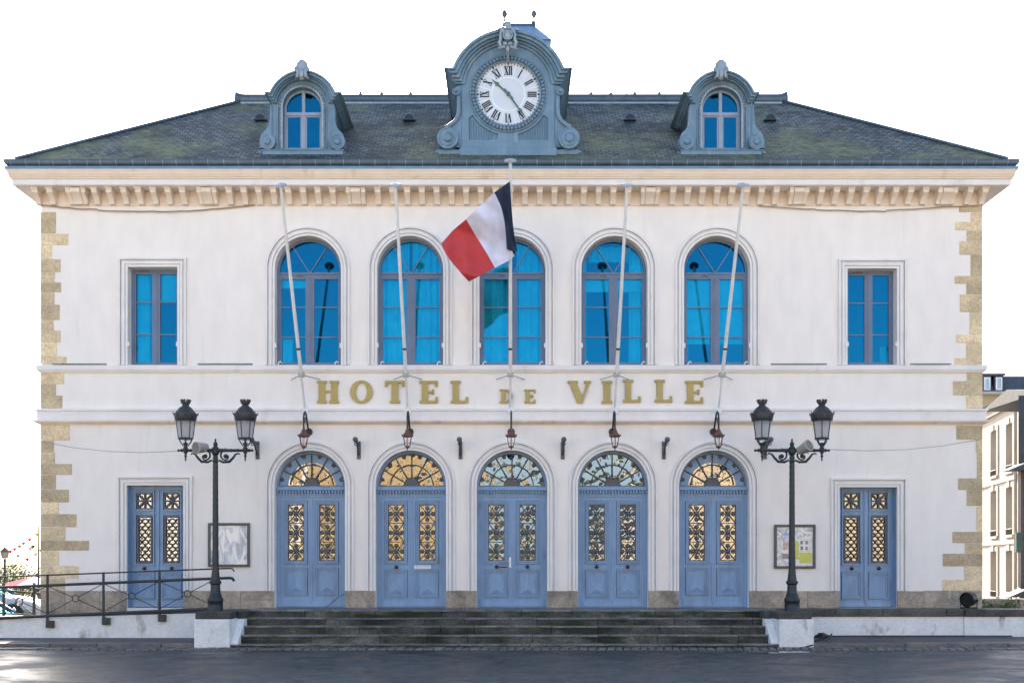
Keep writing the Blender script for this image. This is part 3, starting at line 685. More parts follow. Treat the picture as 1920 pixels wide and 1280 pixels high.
    for a in (13, 44, 75, 105, 136, 167):
        c_, s_ = math.cos(R(a)), math.sin(R(a)); fg.ball((cx + c_ * 57 * U, yg, dzs + s_ * 57 * U), 3.8 * U, 8, 5, (1, .5, 1)); 
        for q in (-1, 1): fg.ball((cx + c_ * 60 * U - q * s_ * 3 * U, yg, dzs + s_ * 60 * U + q * c_ * 3 * U), 2.2 * U, 6, 4, (1, .5, 1))
    for k in range(9):
        a = 180 * k / 8; fg.ball((cx + 13.5 * U * math.cos(R(a)), yg, dzs + 13.5 * U * math.sin(R(a)) + .02), 3 * U, 6, 4, (1, .6, 1))
    fg.prism(arc(cx, dzs + .004, 13.5 * U, 0, 180, 16), yg - .02, yg + .012)
    P2(fg.obj('fanlight_grille', grillem, smooth=45), dr)
    arch_s = surround(dhw, fz(1107), dzs, cx, dr, True)
    if idx == 1: knob(dr, cx - 29 * U, y, fz(1062.5)); P2(MB().prism(rect(cx + 5 * U, cx + 36 * U, fz(1066), fz(1059)), y - .02, y, [rect(cx + 8 * U, cx + 33 * U, fz(1064.3), fz(1060.7))]).box(cx + 9 * U, cx + 32 * U, y - .012, y, fz(1063.8), fz(1061.2)).obj('letterbox', white), dr)
    if idx == 2:
        for s in (-1, 1): knob(dr, cx + s * 29 * U, y, fz(1062))
        P2(MB().box(cx - 5.5 * U, cx - 1.8 * U, y - .03, y, fz(1063.5), fz(1044)).tube([(cx - 4 * U, y - .03, fz(1051)), (cx - 4 * U, y - .08, fz(1051)), (cx - 8 * U, y - .08, fz(1051.5))], .012, 8).obj('lock_plate', white, bevel=.004), dr)
        P2(MB().tube([(cx - 26 * U, y - .02, fz(1062)), (cx - 9 * U, y - .02, fz(1062.5))], .012, 6).obj('bolt', knobm), dr)
        for s in (-1, 1):
            for py in (947, 1041, 1130): P2(MB().tube([(cx + s * 60 * U, y - .035, fz(py - 6)), (cx + s * 60 * U, y - .035, fz(py + 6))], .018, 8).obj('hinge', bluep, smooth=50), dr)
    if idx == 3:
        for s in (-1, 1): knob(dr, cx + s * 29.5 * U, y, fz(1062))
for i, c in enumerate(DOOR): arched_door(c, i)
def scale_lattice(x0, x1, z0, z1, y):
    mb = MB(); ring_rect(mb, x0, x1, z0, z1, .04, y - .02, y + .01)
    x0 += .035; x1 -= .035; z0 += .03; z1 -= .03
    n = 2; sp = (x1 - x0) / n; r = sp / 2; dz = sp * .56; row = 0; z = z0 - .05
    while z < z1 - r * .6:
        off = 0 if row % 2 else -sp / 2
        for k in range(n + 1):
            c = x0 + off + sp * (k + .5)
            pts = []
            for i in range(13):
                a = PI * i / 12; px_, pz_ = c + r * math.cos(a), z + r * .95 * math.sin(a)
                if x0 - .004 <= px_ <= x1 + .004 and z0 - .01 <= pz_ <= z1: pts.append((px_, y - .006, pz_))
            if len(pts) > 2: mb.tube(pts, .0155, 5)
        z += dz; row += 1
    return mb
def side_door(pxc, hpx, topy, idx):
    cx = fx(pxc); hw = hpx * U - .002; y = REV - .07; top = fz(topy) - .002
    # leaf centre is seen beside the jamb; leaves fill the opening
    mb = MB(); g0, g1 = 11 * U, 40.5 * U
    hl = []
    for s in (-1, 1):
        a, b = sorted((cx + s * (g0 - 4 * U), cx + s * (g1 + 4 * U))); q = .009; hl += [rect(a - q, b + q, fz(957) - q, fz(918.5) + q), rect(a - q, b + q, fz(1059.5) - q, fz(961.5) + q), rect(a - q, b + q, fz(1123) - q, fz(1072) + q)]
    mb.prism(rect(cx - hw, cx + hw, dz0 + .012, top), y, y + .07, hl)
    for s in (-1, 1):
        a, b = sorted((cx + s * (g0 - 4 * U), cx + s * (g1 + 4 * U)))
        ring_rect(mb, a, b, fz(957), fz(918.5), 2.6 * U, y - .03, y + .05); ring_rect(mb, a, b, fz(1059.5), fz(961.5), 2.6 * U, y - .03, y + .05)
        i0, i1 = sorted((cx + s * g0, cx + s * g1))
        mb.prism(rect(a - .02, b + .02, fz(957) - .015, fz(918.5) + .02), y + .03, y + .066, [rect(i0, i1, fz(952.5), fz(923))]); mb.prism(rect(a - .02, b + .02, fz(1059.5) - .02, fz(961.5) + .015), y + .03, y + .066, [rect(i0, i1, fz(1055), fz(966))]); mb.box(a - .02, b + .02, y + .05, y + .066, fz(1123) - .02, fz(1072) + .02)
        raised_panel(mb, a, b, fz(1123), fz(1072), y, point=False)
        a, b = sorted((cx + s * .7 * U, cx + s * (hpx - 4) * U)); mb.box(a, b, y - .018, y, fz(1137), fz(1129))
        mb.box(cx + s * (hw - 3 * U), cx + s * hw, y - .03, y, dz0 + .012, top)
    mb.box(cx - 2.2 * U, cx + 2.2 * U, y - .03, y, fz(1128), fz(918)); mb.box(cx - hw + 3 * U, cx + hw - 3 * U, y - .03, y, fz(917), top)
    # painted jamb linings
    mb.box(cx - hw, cx - hw + .012, .05, y, dz0 + .012, top); mb.box(cx + hw - .012, cx + hw, .05, y, dz0 + .012, top)
    dr = H(mb.obj('door', bluep))
    for s in (-1, 1):
        a, b = sorted((cx + s * g0, cx + s * g1))
        for za, zb_ in ((fz(952.5), fz(923)), (fz(1055), fz(966))): P2(MB().box(a - .004, b + .004, y + .04, y + .045, za - .004, zb_ + .004).obj('door_glass', doorglass), dr)
        gm = MB(); mx_, mz_ = (a + b) / 2, (fz(952.5) + fz(923)) / 2; hh = (b - a) / 2 - .01
        ring_rect(gm, a + .003, b - .003, fz(952.5) + .003, fz(923) - .003, .02, y - .01, y + .015)
        for ang in range(0, 180, 45):
            L_ = hh * (1.38 if ang % 90 else 1.0); gm.bar((mx_ - L_ * math.cos(R(ang)), mz_ - L_ * math.sin(R(ang))), (mx_ + L_ * math.cos(R(ang)), mz_ + L_ * math.sin(R(ang))), .04, y - .006 - .001 * ang / 45, y + .012)
        gm.lathe([(.055, 0), (.055, .02), (.03, .032), (.001, .034)], (mx_, y - .004, mz_), 12, axis='y')
        P2(gm.obj('star_grille', grillem), dr)
        P2(scale_lattice(a + .003, b - .003, fz(1055) + .003, fz(966) - .003, y + .01).obj('lattice_grille', grillem, smooth=50), dr)
        knob(dr, (a + b) / 2, y, fz(1065))
    surround(hpx * U, fz(1107), None, cx, dr, False, fz(topy))
for i, (c, h, t) in enumerate(SD): side_door(c, h, t, i)

# ---- roof
E0 = -.42; HR = HW + .42; ZE = fz(300, E0); RUN = 4.3; SL = (fz(190, E0 + RUN) - ZE) / RUN; YB = BACK + .4
zr = ZE + SL * RUN; Lh = (CX - HR, CX + HR); y_r0, y_r1 = E0 + RUN, YB - RUN
if y_r1 < y_r0 + .3: y_r1 = y_r0 + .3
v = [(Lh[0], E0, ZE), (Lh[1], E0, ZE), (Lh[1], YB, ZE), (Lh[0], YB, ZE), (Lh[0] + RUN, y_r0, zr), (Lh[1] - RUN, y_r0, zr), (Lh[1] - RUN, y_r1, zr), (Lh[0] + RUN, y_r1, zr)]
mb = MB().add(v, [(0, 1, 5, 4), (1, 2, 6, 5), (2, 3, 7, 6), (3, 0, 4, 7), (4, 5, 6, 7), (3, 2, 1, 0)])
roof = mb.obj('roof', slate)
uvl = roof.data.uv_layers.new(name='UVMap'); kS = math.sqrt(1 + SL * SL) / SL
for p in roof.data.polygons:
    nrm = p.normal
    for li in p.loop_indices:
        c = roof.data.vertices[roof.data.loops[li].vertex_index].co
        uvl.data[li].uv = ((c.x if abs(nrm.y) > abs(nrm.x) else c.y), (c.z - ZE) * kS if abs(nrm.z) < .95 else c.y)
H(roof)
def roofy(z): return E0 + (z - ZE) / SL
rp = MB().tube([(Lh[0] + RUN - .12, y_r0 - .02, zr + .03), (Lh[1] - RUN + .12, y_r0 - .02, zr + .03)], .15, 14)
for s, xx in ((-1, Lh[0] + RUN), (1, Lh[1] - RUN)):
    rp.tube([(xx + s * .02, y_r0 - .02, zr + .03), (xx + s * .18, y_r0 - .02, zr + .04)], [.15, .21], 14); rp.tube([(xx + s * .05, y_r0 + .1, zr + .13), (xx + s * .05, y_r1, zr + .2)], .13, 10)
P2(rp.obj('ridge_roll', gutterm, smooth=40), roof)
P2(MB().box(Lh[0] + RUN - .02, Lh[1] - RUN + .02, y_r0 - .20, y_r0 - .02, zr - .19, zr - .10).obj('ridge_flashing', zincl), roof)
for s in (0, 1):
    a = Vector(v[s]); b = Vector(v[4 + s]); P2(MB().tube([a + Vector((0, -.0, .03)), b + Vector((0, 0, .03))], .042, 8).obj('hip_cap', gutterm, smooth=50), roof)
for px in (565, 676, 716, 770, 1108, 1145, 1190, 1236):
    xx = fx(px, y_r0); P2(MB().lathe([(.05, 0), (.045, .06), (.02, .09), (.001, .1)], (xx, y_r0 - .02, zr + .16), 8).obj('ridge_knob', gutterm), roof)
for px in (653, 769, 1176):
    xx = fx(px, y_r0); P2(MB().tube([(xx, y_r0, zr + .15), (xx - .02, y_r0, zr + .28), (xx - .05, y_r0, zr + .38), (xx - .03, y_r0, zr + .44)], .012, 6).obj('lightning_rod', rust), roof)
for px in (490, 768, 1180, 1442):
    z = 12.55; Y = roofy(z) ; xx = fx(px, Y); m = MB()
    pr = [(xx + .16 * math.cos(R(a)), z + .17 * math.sin(R(a)) - .02) for a in range(0, 181, 15)]
    m.prism(pr, Y - .16, Y + .35); P2(m.obj('roof_vent', gutterm, smooth=40), roof)
    P2(MB().prism([(xx + .12 * math.cos(R(a)), z + .125 * math.sin(R(a)) - .005) for a in range(0, 181, 15)], Y - .164, Y - .1).obj('vent_opening', black), roof)

# ---- dormers
def volute(mb, cx, cz, r, y, depth):
    mb.prism(circ(cx, cz, r, 24), y - depth, y + .15)
    n = 30; pts = []
    for i in range(n + 1):
        t = i / n; rr = r * (.92 - .62 * t); a = R(90 + 540 * t); pts.append((cx + rr * math.cos(a), y - depth, cz + rr * math.sin(a)))
    mb.tube(pts, [r * .11 * (1 - .4 * i / n) for i in range(n + 1)], 6)
    mb.lathe([(r * .42, 0), (r * .42, .03), (r * .30, .055), (.001, .06)], (cx, y - depth, cz), 16, axis='y')
def cornice_band(mb, cx, cz, profile, shoulder, sz, y_back, mirrored=True):
    # profile: list of (radius, projection); arch from shoulder to shoulder, then level returns out to 'shoulder'
    ang = math.degrees(math.asin(min(1, (sz - cz) / profile[0][0])))
def dormer(pxc):
    YD = .05; k = (D + YD) / F; cx = fx(pxc, YD)
    X = lambda d: cx + d * k
    Z = lambda py: fz(py, YD)
    def at(Y): kk = (D + Y) / F; c_ = fx(pxc, Y); return (lambda d: c_ + d * kk), (lambda py: fz(py, Y)), kk
    czs = Z(201); rw_ = 36.5 * k
    cza = Z(197.5)
    m = MB()
    # front wall with window hole
    body = [(X(-58), Z(280)), (X(58), Z(280)), (X(58), Z(196))] + arc(cx, cza, 58 * k, 0, 180, 24) + [(X(-58), Z(196))]
    m.prism(body, YD, YD + .22, [arch_poly(cx, rw_, Z(280) + .02, czs, 24)])
    m.box(X(-60), X(60), YD - .02, YD + .2, Z(213), Z(210)) if False else None
    dm = H(m.obj('dormer', zinc))
    for s in (-1, 1):
        ft = MB()
        q = [(X(s * 57), Z(279)), (X(s * 80), Z(279)), (X(s * 80), Z(262)), (X(s * 76), Z(252)), (X(s * 68), Z(244)), (X(s * 63), Z(236)), (X(s * 61), Z(226)), (X(s * 60.5), Z(198)), (X(s * 57), Z(198))]
        ft.prism(q, YD - .03, YD + .2)
        ft.box(X(s * 44.5), X(s * 46), YD - .045, YD, Z(279), czs)
        P2(ft.obj('dormer_foot', zinc, smooth=30), dm)
    for s in (-1, 1):
        v_ = MB(); Xp, Zp, kp = at(YD - .14); volute(v_, Xp(s * 65.5), Zp(266), 14 * kp, YD, .14); P2(v_.obj('scroll', zinc, smooth=35), dm)
    Xb, Zb, kb = at(YD - .16); bs = MB(); bs.box(Xb(-76), Xb(76), YD - .12, YD + .3, Zb(291), Zb(280)); bs.box(Xb(-80), Xb(80), YD - .16, YD + .25, Zb(295), Zb(291)); bs.box(Xb(-78), Xb(78), YD - .14, YD, Zb(281.2), Zb(279.5))
    for s in (-1, 1): bs.add([(X(s * 76), YD - .05, Z(281)), (X(s * 92), YD + .02, Z(294)), (X(s * 76), YD - .05, Z(294)), (X(s * 78), YD + .4, Z(281) + .1), (X(s * 94), YD + .5, Z(290))], [(0, 1, 2), (0, 3, 4, 1)])
    P2(bs.obj('dormer_base', zinc, bevel=.008), dm)
    # hooded cornice, running back as the barrel roof
    hood = MB(); sz = Z(172); 
    def bandpoly(Yp, r_out, sh_out, z_sh_top, r_in, z_low):
        Xp, Zp, kp = at(Yp); cx = Xp(0); cza = Zp(197.5); r_out *= kp; sh_out *= kp; r_in *= kp; z_sh_top = Zp(z_sh_top); z_low = Zp(z_low)
        a = math.degrees(math.asin((z_sh_top - cza) / r_out)); ai = math.degrees(math.asin(max(-.2, (z_low - cza) / r_in)))
        po = [(cx + sh_out, z_sh_top)] + arc(cx, cza, r_out, a, 180 - a, 30) + [(cx - sh_out, z_sh_top)]
        pi_ = [(cx - sh_out * .9 + .0, z_low)] + arc(cx, cza, r_in, 180 - ai, ai, 30) + [(cx + sh_out * .9, z_low)]
        return po + pi_
    hood.prism(bandpoly(YD - .30, 67, 72.5, 172, 63.5, 175.5), YD - .30, YD + 2.3)
    hood.prism(bandpoly(YD - .25, 64.5, 69, 174, 58, 181), YD - .25, YD + 2.2)
    hood.prism(bandpoly(YD - .18, 59.5, 65.5, 179, 54, 187), YD - .18, YD + 2.1)
    hood.prism(bandpoly(YD - .10, 55.5, 62.5, 185, 49, 192), YD - .10, YD + 2.0)
    P2(hood.obj('hood', zinc, smooth=30), dm)
    for s in (-1, 1): P2(MB().box(X(s * 56), X(s * 58), YD + .2, YD + 2.2, Z(280), Z(190)).obj('dormer_cheek', gutterm), dm)
    # bead moulding round window
    bd = MB(); arch_band(bd, cx, rw_, rw_ + 3.2 * k, Z(279), czs, YD - .03, YD + .01)
    n = 22
    for i in range(n + 1):
        a = PI * i / n; bd.ball((cx + (rw_ + 4.6 * k) * math.cos(a), YD - .02, czs + (rw_ + 4.6 * k) * math.sin(a)), .028, 6, 4)
    for i in range(1, 17):
        for s in (-1, 1): bd.ball((cx + s * (rw_ + 4.6 * k), YD - .02, czs - (czs - Z(278)) * i / 17), .028, 6, 4)
    P2(bd.obj('bead_moulding', zincl, smooth=60), dm)
    # window
    wn = MB(); y0, y1 = YD + .16, YD + .21
    arch_band(wn, cx, rw_ - 4 * k, rw_ + .01, Z(280) + .02, czs, y0, y1); wn.box(X(-35), X(35), y0 - .02, y1, Z(212.5), Z(206.5)); wn.box(X(-3), X(3), y0 - .01, y1 - .001, Z(279), Z(166)); wn.box(X(-35), X(35), y0 + .001, y1 - .002, Z(279), Z(275))
    for s in (-1, 1):
        a, b = sorted((X(s * 3), X(s * 33))); ring_rect(wn, a, b, Z(275.5), Z(212), 3 * k, y0 + .01, y1)
    P2(wn.obj('window_frame', framel), dm)
    P2(MB().prism(arch_poly(cx, rw_ - .01, Z(279), czs, 20), y1 - .03, y1 - .025).obj('pane', upglass), dm)
    P2(MB().prism(arch_poly(cx, rw_ + .1, Z(279), czs, 20), y1 + .5, y1 + .52).obj('room_back', MATS['interior_floor']), dm)
    # shell ornament
    orn = MB(); yy = YD - .34; X, Z, k = at(yy)
    orn.ball((X(-1), yy, Z(126)), .14, 12, 8, (.95, .55, 1.35)); orn.ball((X(-1), yy, Z(118)), .075, 10, 6, (1, .7, 1))
    for s in (-1, 1):
        orn.ball((X(-1 + s * 6.5), yy, Z(123.5)), .07, 8, 6, (.9, .6, 1.5)); orn.ball((X(-1 + s * 10), yy - .02, Z(130)), .065, 8, 6, (1, .7, 1)); 
        orn.tube([(X(-1 + s * 9), yy - .02, Z(131)), (X(-1 + s * 6.5), yy - .06, Z(138)), (X(-1 + s * 8), yy - .04, Z(145)), (X(-1 + s * 12), yy + .03, Z(147))], [.05, .04, .045, .02], 8)
    orn.ball((X(-1), yy - .04, Z(138)), .09, 10, 6, (.8, .6, 1.6)); orn.ball((X(-1), yy, Z(146)), .06, 8, 5, (1.2, .7, 1))
    P2(orn.obj('shell_ornament', zincl, smooth=60), dm)
for c in (567, 1353): dormer(c)

# ---- clock dormer
def clock_dormer():
    YD = .05; k = (D + YD) / F; cx = fx(953, YD); X = lambda d: cx + d * k; Z = lambda py: fz(py, YD)
    cza = Z(166); czc = Z(178)
    def at(Y): kk = (D + Y) / F; c_ = fx(953, Y); return (lambda d: c_ + d * kk), (lambda py: fz(py, Y)), kk
    m = MB()
    body = [(X(-87), Z(278)), (X(87), Z(278)), (X(87), Z(160))] + arc(cx, cza, 86 * k, 2, 178, 30) + [(X(-87), Z(160))]
    m.prism(body, YD, YD + .9)
    cd = H(m.obj('clock_dormer', zinc))
    fr = MB()                                                            # raised frame with fluted corners
    tri_l = [(X(-74), Z(264)), (X(-20), Z(264))] + [(cx + 77 * k * math.cos(R(a)), czc + 77 * k * math.sin(R(a))) for a in range(256, 209, -5)] + [(X(-74), Z(223))]
    tri_r = [(2 * cx - a, b) for a, b in tri_l]
    fr.prism([(X(-86.5), Z(277)), (X(86.5), Z(277)), (X(86.5), Z(158)), (X(82), Z(140))] + arc(cx, cza, 82 * k, 20, 160, 26) + [(X(-82), Z(140)), (X(-86.5), Z(158))], YD - .05, YD + .001, [tri_l, tri_r, circ(cx, czc, 62 * k, 48)])
    for s in (-1, 1):
        for i in range(11):
            d = 25 + i * 4.6; zt = czc - math.sqrt(max(0, (78 * k) ** 2 - (d * k) ** 2)) if d < 77 else Z(225)
            zt = min(zt, Z(224)) - .02
            if zt > Z(263.5): fr.tube([(X(s * d), YD - .008, Z(263.8)), (X(s * d), YD - .008, zt)], .021, 6)
    fr.box(X(-1.2), X(1.2), YD - .062, YD - .049, Z(278), Z(250))
    P2(fr.obj('clock_frame', zinc, smooth=30), cd)
    Xb, Zb, kb = at(YD - .13); bs = MB(); bs.box(Xb(-132), Xb(132), YD - .09, YD + .4, Zb(297), Zb(279)); bs.box(Xb(-91), Xb(91), YD - .16, YD + .3, Zb(297), Zb(277.5)); bs.box(Xb(-88), Xb(88), YD - .10, YD + .2, Zb(278), Zb(265.5))
    for s in (-1, 1): bs.add([(X(s * 132), YD - .02, Z(280)), (X(s * 151), YD + .05, Z(297)), (X(s * 132), YD - .02, Z(297)), (X(s * 134), YD + .4, Z(279) + .1), (X(s * 150), YD + .5, Z(284))], [(0, 1, 2), (0, 3, 4, 1)])
    P2(bs.obj('clock_base', zinc, bevel=.01), cd)
    hood = MB()
    def bandpoly(Yp, r_out, sh_out, zt, r_in, zl):
        Xp, Zp, kp = at(Yp); cx = Xp(0); cza = Zp(166); r_out *= kp; sh_out *= kp; r_in *= kp; zt = Zp(zt); zl = Zp(zl)
        a = math.degrees(math.asin((zt - cza) / r_out)); ai = math.degrees(math.asin(max(-.4, min(1, (zl - cza) / r_in))))
        po = [(cx + sh_out, zt)] + arc(cx, cza, r_out, a, 180 - a, 36) + [(cx - sh_out, zt)]
        return po + [(cx - sh_out * .93, zl)] + arc(cx, cza, r_in, 180 - ai, ai, 36) + [(cx + sh_out * .93, zl)]
    hood.prism(bandpoly(YD - .38, 112, 120.5, 126, 107, 130), YD - .38, YD + 2.9)
    hood.prism(bandpoly(YD - .32, 108.5, 117, 129, 100, 137), YD - .32, YD + 2.8)
    hood.prism(bandpoly(YD - .24, 102, 112, 135, 94, 145), YD - .24, YD + 2.6)
    hood.prism(bandpoly(YD - .16, 96, 108, 143, 88, 152), YD - .16, YD + 2.4)
    hood.prism(bandpoly(YD - .10, 90, 106, 150, 82, 157), YD - .10, YD + 2.2)
    P2(hood.obj('hood', zinc, smooth=30), cd)
    for s in (-1, 1): P2(MB().box(X(s * 85), X(s * 98), YD + .5, YD + 2.6, Z(290), Z(150)).obj('dormer_cheek', gutterm), cd)
    for s in (-1, 1):
        v_ = MB(); xb = [(87, 277), (118, 277), (124, 262), (117, 243), (108, 238), (108, 234), (100, 228), (94, 216), (93, 200), (93, 176), (99, 171), (98, 163), (87, 161)]
        v_.prism([(X(s * a), Z(b)) for a, b in xb], YD - .03, YD + .5)
        sp = [(88, 168), (90, 200), (91, 215), (96, 228), (106, 238), (100, 246), (95, 258)]
        rib = [Vector((X(s * a), YD - .06, Z(b))) for a, b in [(96, 178), (92.5, 186), (92, 205), (93, 217), (97, 226), (103, 232), (110, 237), (117, 241)]]
        v_.tube(rib, .05, 8)
        Xp, Zp, kp = at(YD - .2); volute(v_, Xp(s * 114), Zp(258.5), 20 * kp, YD, .20); volute(v_, Xp(s * 98), Zp(170), 7 * kp, YD, .16)
        P2(v_.obj('scroll', zinc, smooth=35), cd)
    # bead ring
    br = MB(); n = 60
    for i in range(n):
        a = 2 * PI * i / n; c = Vector((cx + 66 * k * math.cos(a), YD - .085, czc + 66 * k * math.sin(a))); t = Vector((math.cos(a), 0, math.sin(a)))
        q = Matrix.Rotation(-a, 3, 'Y')
        vs = []; 
        tmp = MB(); tmp.ball((0, 0, 0), 1, 8, 6)
        for vv in tmp.v: vs.append(c + q @ Vector((vv[0] * 4.6 * k, vv[1] * .06, vv[2] * 3.3 * k)))
        br.add(vs, tmp.f)
    br.torus((cx, YD - .05, czc), 66 * k, .045, 64, 8); br.torus((cx, YD - .07, czc), 71 * k, .022, 64, 8); br.torus((cx, YD - .075, czc), 60.5 * k, .022, 64, 8)
    P2(br.obj('bead_ring', zinc, smooth=60), cd)
    # dial
    yd = YD - .02
    P2(MB().prism(circ(cx, czc, 61 * k, 64), yd, yd + .03).obj('clock_dial', dial), cd)
    ln = MB(); ring = lambda a, b, y: ln.prism(circ(cx, czc, b * k, 64), y - .004, y, [circ(cx, czc, a * k, 64)])
    ring(30, 32.2, yd - .002)
    for h in range(12):
        a = R(90 - 30 * h - 15); c_, s_ = math.cos(a), math.sin(a); ln.bar((cx + 32 * k * c_, czc + 32 * k * s_), (cx + 60 * k * c_, czc + 60 * k * s_), 1.1 * k, yd - .005, yd)
    P2(ln.obj('dial_lines', pm('white_line_paint', (.9, .92, .95), rough=.4)), cd)
    NUM = ['XII', 'I', 'II', 'III', 'IIII', 'V', 'VI', 'VII', 'VIII', 'IX', 'X', 'XI']
    for h, s in enumerate(NUM):
        nm = MB()
        a = R(90 - 30 * h); up = Vector((math.cos(a), math.sin(a))); rt = Vector((up.y, -up.x))
        wch = {'I': 3.6, 'V': 8.2, 'X': 8.2}; tot = sum(wch[c] for c in s); x = -tot / 2
        def L(u, v_): q = Vector((cx, czc)) + (rt * u + up * (44.5 + v_)) * k; return (q.x, q.y)
        def stroke(u0, v0, u1, v1, wd): nm.bar(L(u0, v0), L(u1, v1), wd * k, yd - .006 - random.uniform(0, .0006), yd)
        for c in s:
            wc = wch[c]; h_ = 8
            if c == 'I': stroke(x + wc / 2, -h_, x + wc / 2, h_, 2.5)
            if c == 'V': stroke(x + 1.2, h_, x + wc / 2, -h_, 2.8); stroke(x + wc - 1, h_, x + wc / 2, -h_, 1.0)
            if c == 'X': stroke(x + 1.2, h_, x + wc - 1.2, -h_, 2.8); stroke(x + wc - 1, h_, x + 1, -h_, 1.0)
            stroke(x + .2, h_, x + wc - .2, h_, .9)
            if c != 'V': stroke(x + .2, -h_, x + wc - .2, -h_, .9)
            x += wc
        P2(nm.obj('numeral', black), cd)
    nm = MB()
    for q in range(60):
        a = R(6 * q); r_ = 57 * k; cc = (cx + r_ * math.cos(a), czc + r_ * math.sin(a))
        if q % 5: nm.prism(circ(cc[0], cc[1], 1.05 * k, 8), yd - .006, yd)
        else:
            c_, s_ = math.cos(a), math.sin(a); nm.prism([(cc[0] + c_ * 3.2 * k, cc[1] + s_ * 3.2 * k), (cc[0] - s_ * 1.9 * k, cc[1] + c_ * 1.9 * k), (cc[0] - c_ * 3.2 * k, cc[1] - s_ * 3.2 * k), (cc[0] + s_ * 1.9 * k, cc[1] - c_ * 1.9 * k)], yd - .006, yd)
    o_ = nm.obj('minute_marks', black); o_['kind'] = 'stuff'; P2(o_, cd)
    for nm_, ang, ln_, wd in (('hour_hand', 312, 41, 3.4), ('minute_hand', 144, 56, 2.8)):
        a = R(90 - ang); c_, s_ = math.cos(a), math.sin(a); y_ = yd - (.02 if nm_[0] == 'h' else .035)
        pt = lambda r_, o_: (cx + (c_ * r_ - s_ * o_) * k, czc + (s_ * r_ + c_ * o_) * k)
        hd = MB().prism([pt(-12, 1), pt(0, wd / 2), pt(ln_ * .6, wd * .45), pt(ln_ * .68, wd * 1.25), pt(ln_ * .78, wd * .5), pt(ln_, .3), pt(ln_, -.3), pt(ln_ * .78, -wd * .5), pt(ln_ * .68, -wd * 1.25), pt(ln_ * .6, -wd * .45), pt(0, -wd / 2), pt(-12, -1)], y_ - .008, y_)
        hd.lathe([(.05, 0), (.05, .012), (.02, .02)], (cx, y_, czc), 12, axis='y'); P2(hd.obj('clock_hand', verdigris), cd)
    # coat ornament on top
    orn = MB(); yy = YD - .46; X, Z, k = at(yy); Xo = lambda d: X(d - 1)
    orn.ball((Xo(0), yy, Z(67)), .10, 14, 10, (.9, .8, 1.2)); orn.torus((Xo(0), yy - .03, Z(67)), .105, .022, 20, 6); orn.ball((Xo(0), yy, Z(47.5)), .062, 10, 8, (1.15, .8, 1)); orn.ball((Xo(0), yy, Z(53)), .07, 10, 6, (1.3, .8, .6))
    for s in (-1, 1):
        orn.ball((Xo(s * 9.5), yy, Z(58)), .06, 10, 6, (1, .7, 1)); orn.tube([(Xo(s * 12), yy, Z(60)), (Xo(s * 14), yy - .02, Z(66)), (Xo(s * 13), yy - .02, Z(74)), (Xo(s * 16), yy, Z(81)), (Xo(s * 12), yy, Z(86))], [.035, .030, .04, .05, .03], 8)
        orn.ball((Xo(s * 5), yy - .03, Z(83)), .05, 8, 6, (1.2, .7, .9)); orn.ball((Xo(s * 14), yy, Z(87)), .045, 8, 5); orn.tube([(Xo(s * 5), yy, Z(88)), (Xo(s * 11), yy, Z(90)), (Xo(s * 18), yy + .03, Z(90.5))], [.05, .04, .02], 6)
        orn.tube([(Xo(s * 8), yy, Z(56)), (Xo(s * 16), yy + .02, Z(53.5)), (Xo(s * 20), yy + .06, Z(54))], [.04, .03, .015], 6)
    orn.ball((Xo(0), yy, Z(91)), .05, 8, 6, (1, .7, 1.8)); orn.tube([(Xo(0), yy + .05, Z(92)), (Xo(0), yy + .22, Z(108))], [.05, .03], 6)
    for i in range(5): orn.ball((Xo(-4 + 2 * i), yy, Z(43.5 - (1.5 if i == 2 else 0))), .032, 6, 5)
    P2(orn.obj('carved_crest', zincl, smooth=60), cd)
clock_dormer()
# ---- roof turret behind the clock
def turret():
    Y = 3.6; X = lambda px: fx(px, Y); Z = lambda py: fz(py, Y)
    tz = pm('turret_zinc', (.16, .29, .44), (.13, .24, .37), rough=.4, metal=.2)
    m = MB(); x0, x1 = X(890), X(1034); ra, rb = fx(946, Y + .5), fx(1001, Y + .5); zt, ze, zb = fz(48, Y + .5), Z(76), zr - .4; yb = Y + 3.0; ym = Y + 1.5
    m.box(x0 + .05, x1 - .02, Y, yb, zb, ze - .002)
    m.add([(x0, Y - .06, ze), (x1, Y - .06, ze), (x1, yb, ze), (x0, yb, ze), (ra, Y + .5, zt), (rb, Y + .5, zt), (rb, yb - .5, zt), (ra, yb - .5, zt)], [(0, 1, 5, 4), (1, 2, 6, 5), (2, 3, 7, 6), (3, 0, 4, 7), (4, 5, 6, 7), (3, 2, 1, 0)])
    t = H(m.obj('roof_turret', tz))
    c = MB(); n = 15; yc = Y + .5
    c.box(ra, rb, yc - .02, yc + .02, zt, zt + .04)
    for i in range(1, n): xx = ra + (rb - ra) * i / n; c.lathe([(.022, 0), (.012, .05), (.024, .07), (.001, .13)], (xx, yc, zt + .03), 6)
    P2(c.obj('cresting', gutterm), t)
    for xx in (ra, rb):
        P2(MB().lathe([(.06, -.05), (.05, .08), (.025, .14), (.022, .2), (.06, .25), (.085, .31), (.06, .38), (.02, .42), (.016, .55), (.001, .62)], (xx, yc, zt), 10).obj('finial', gutterm, smooth=50), t)
turret()

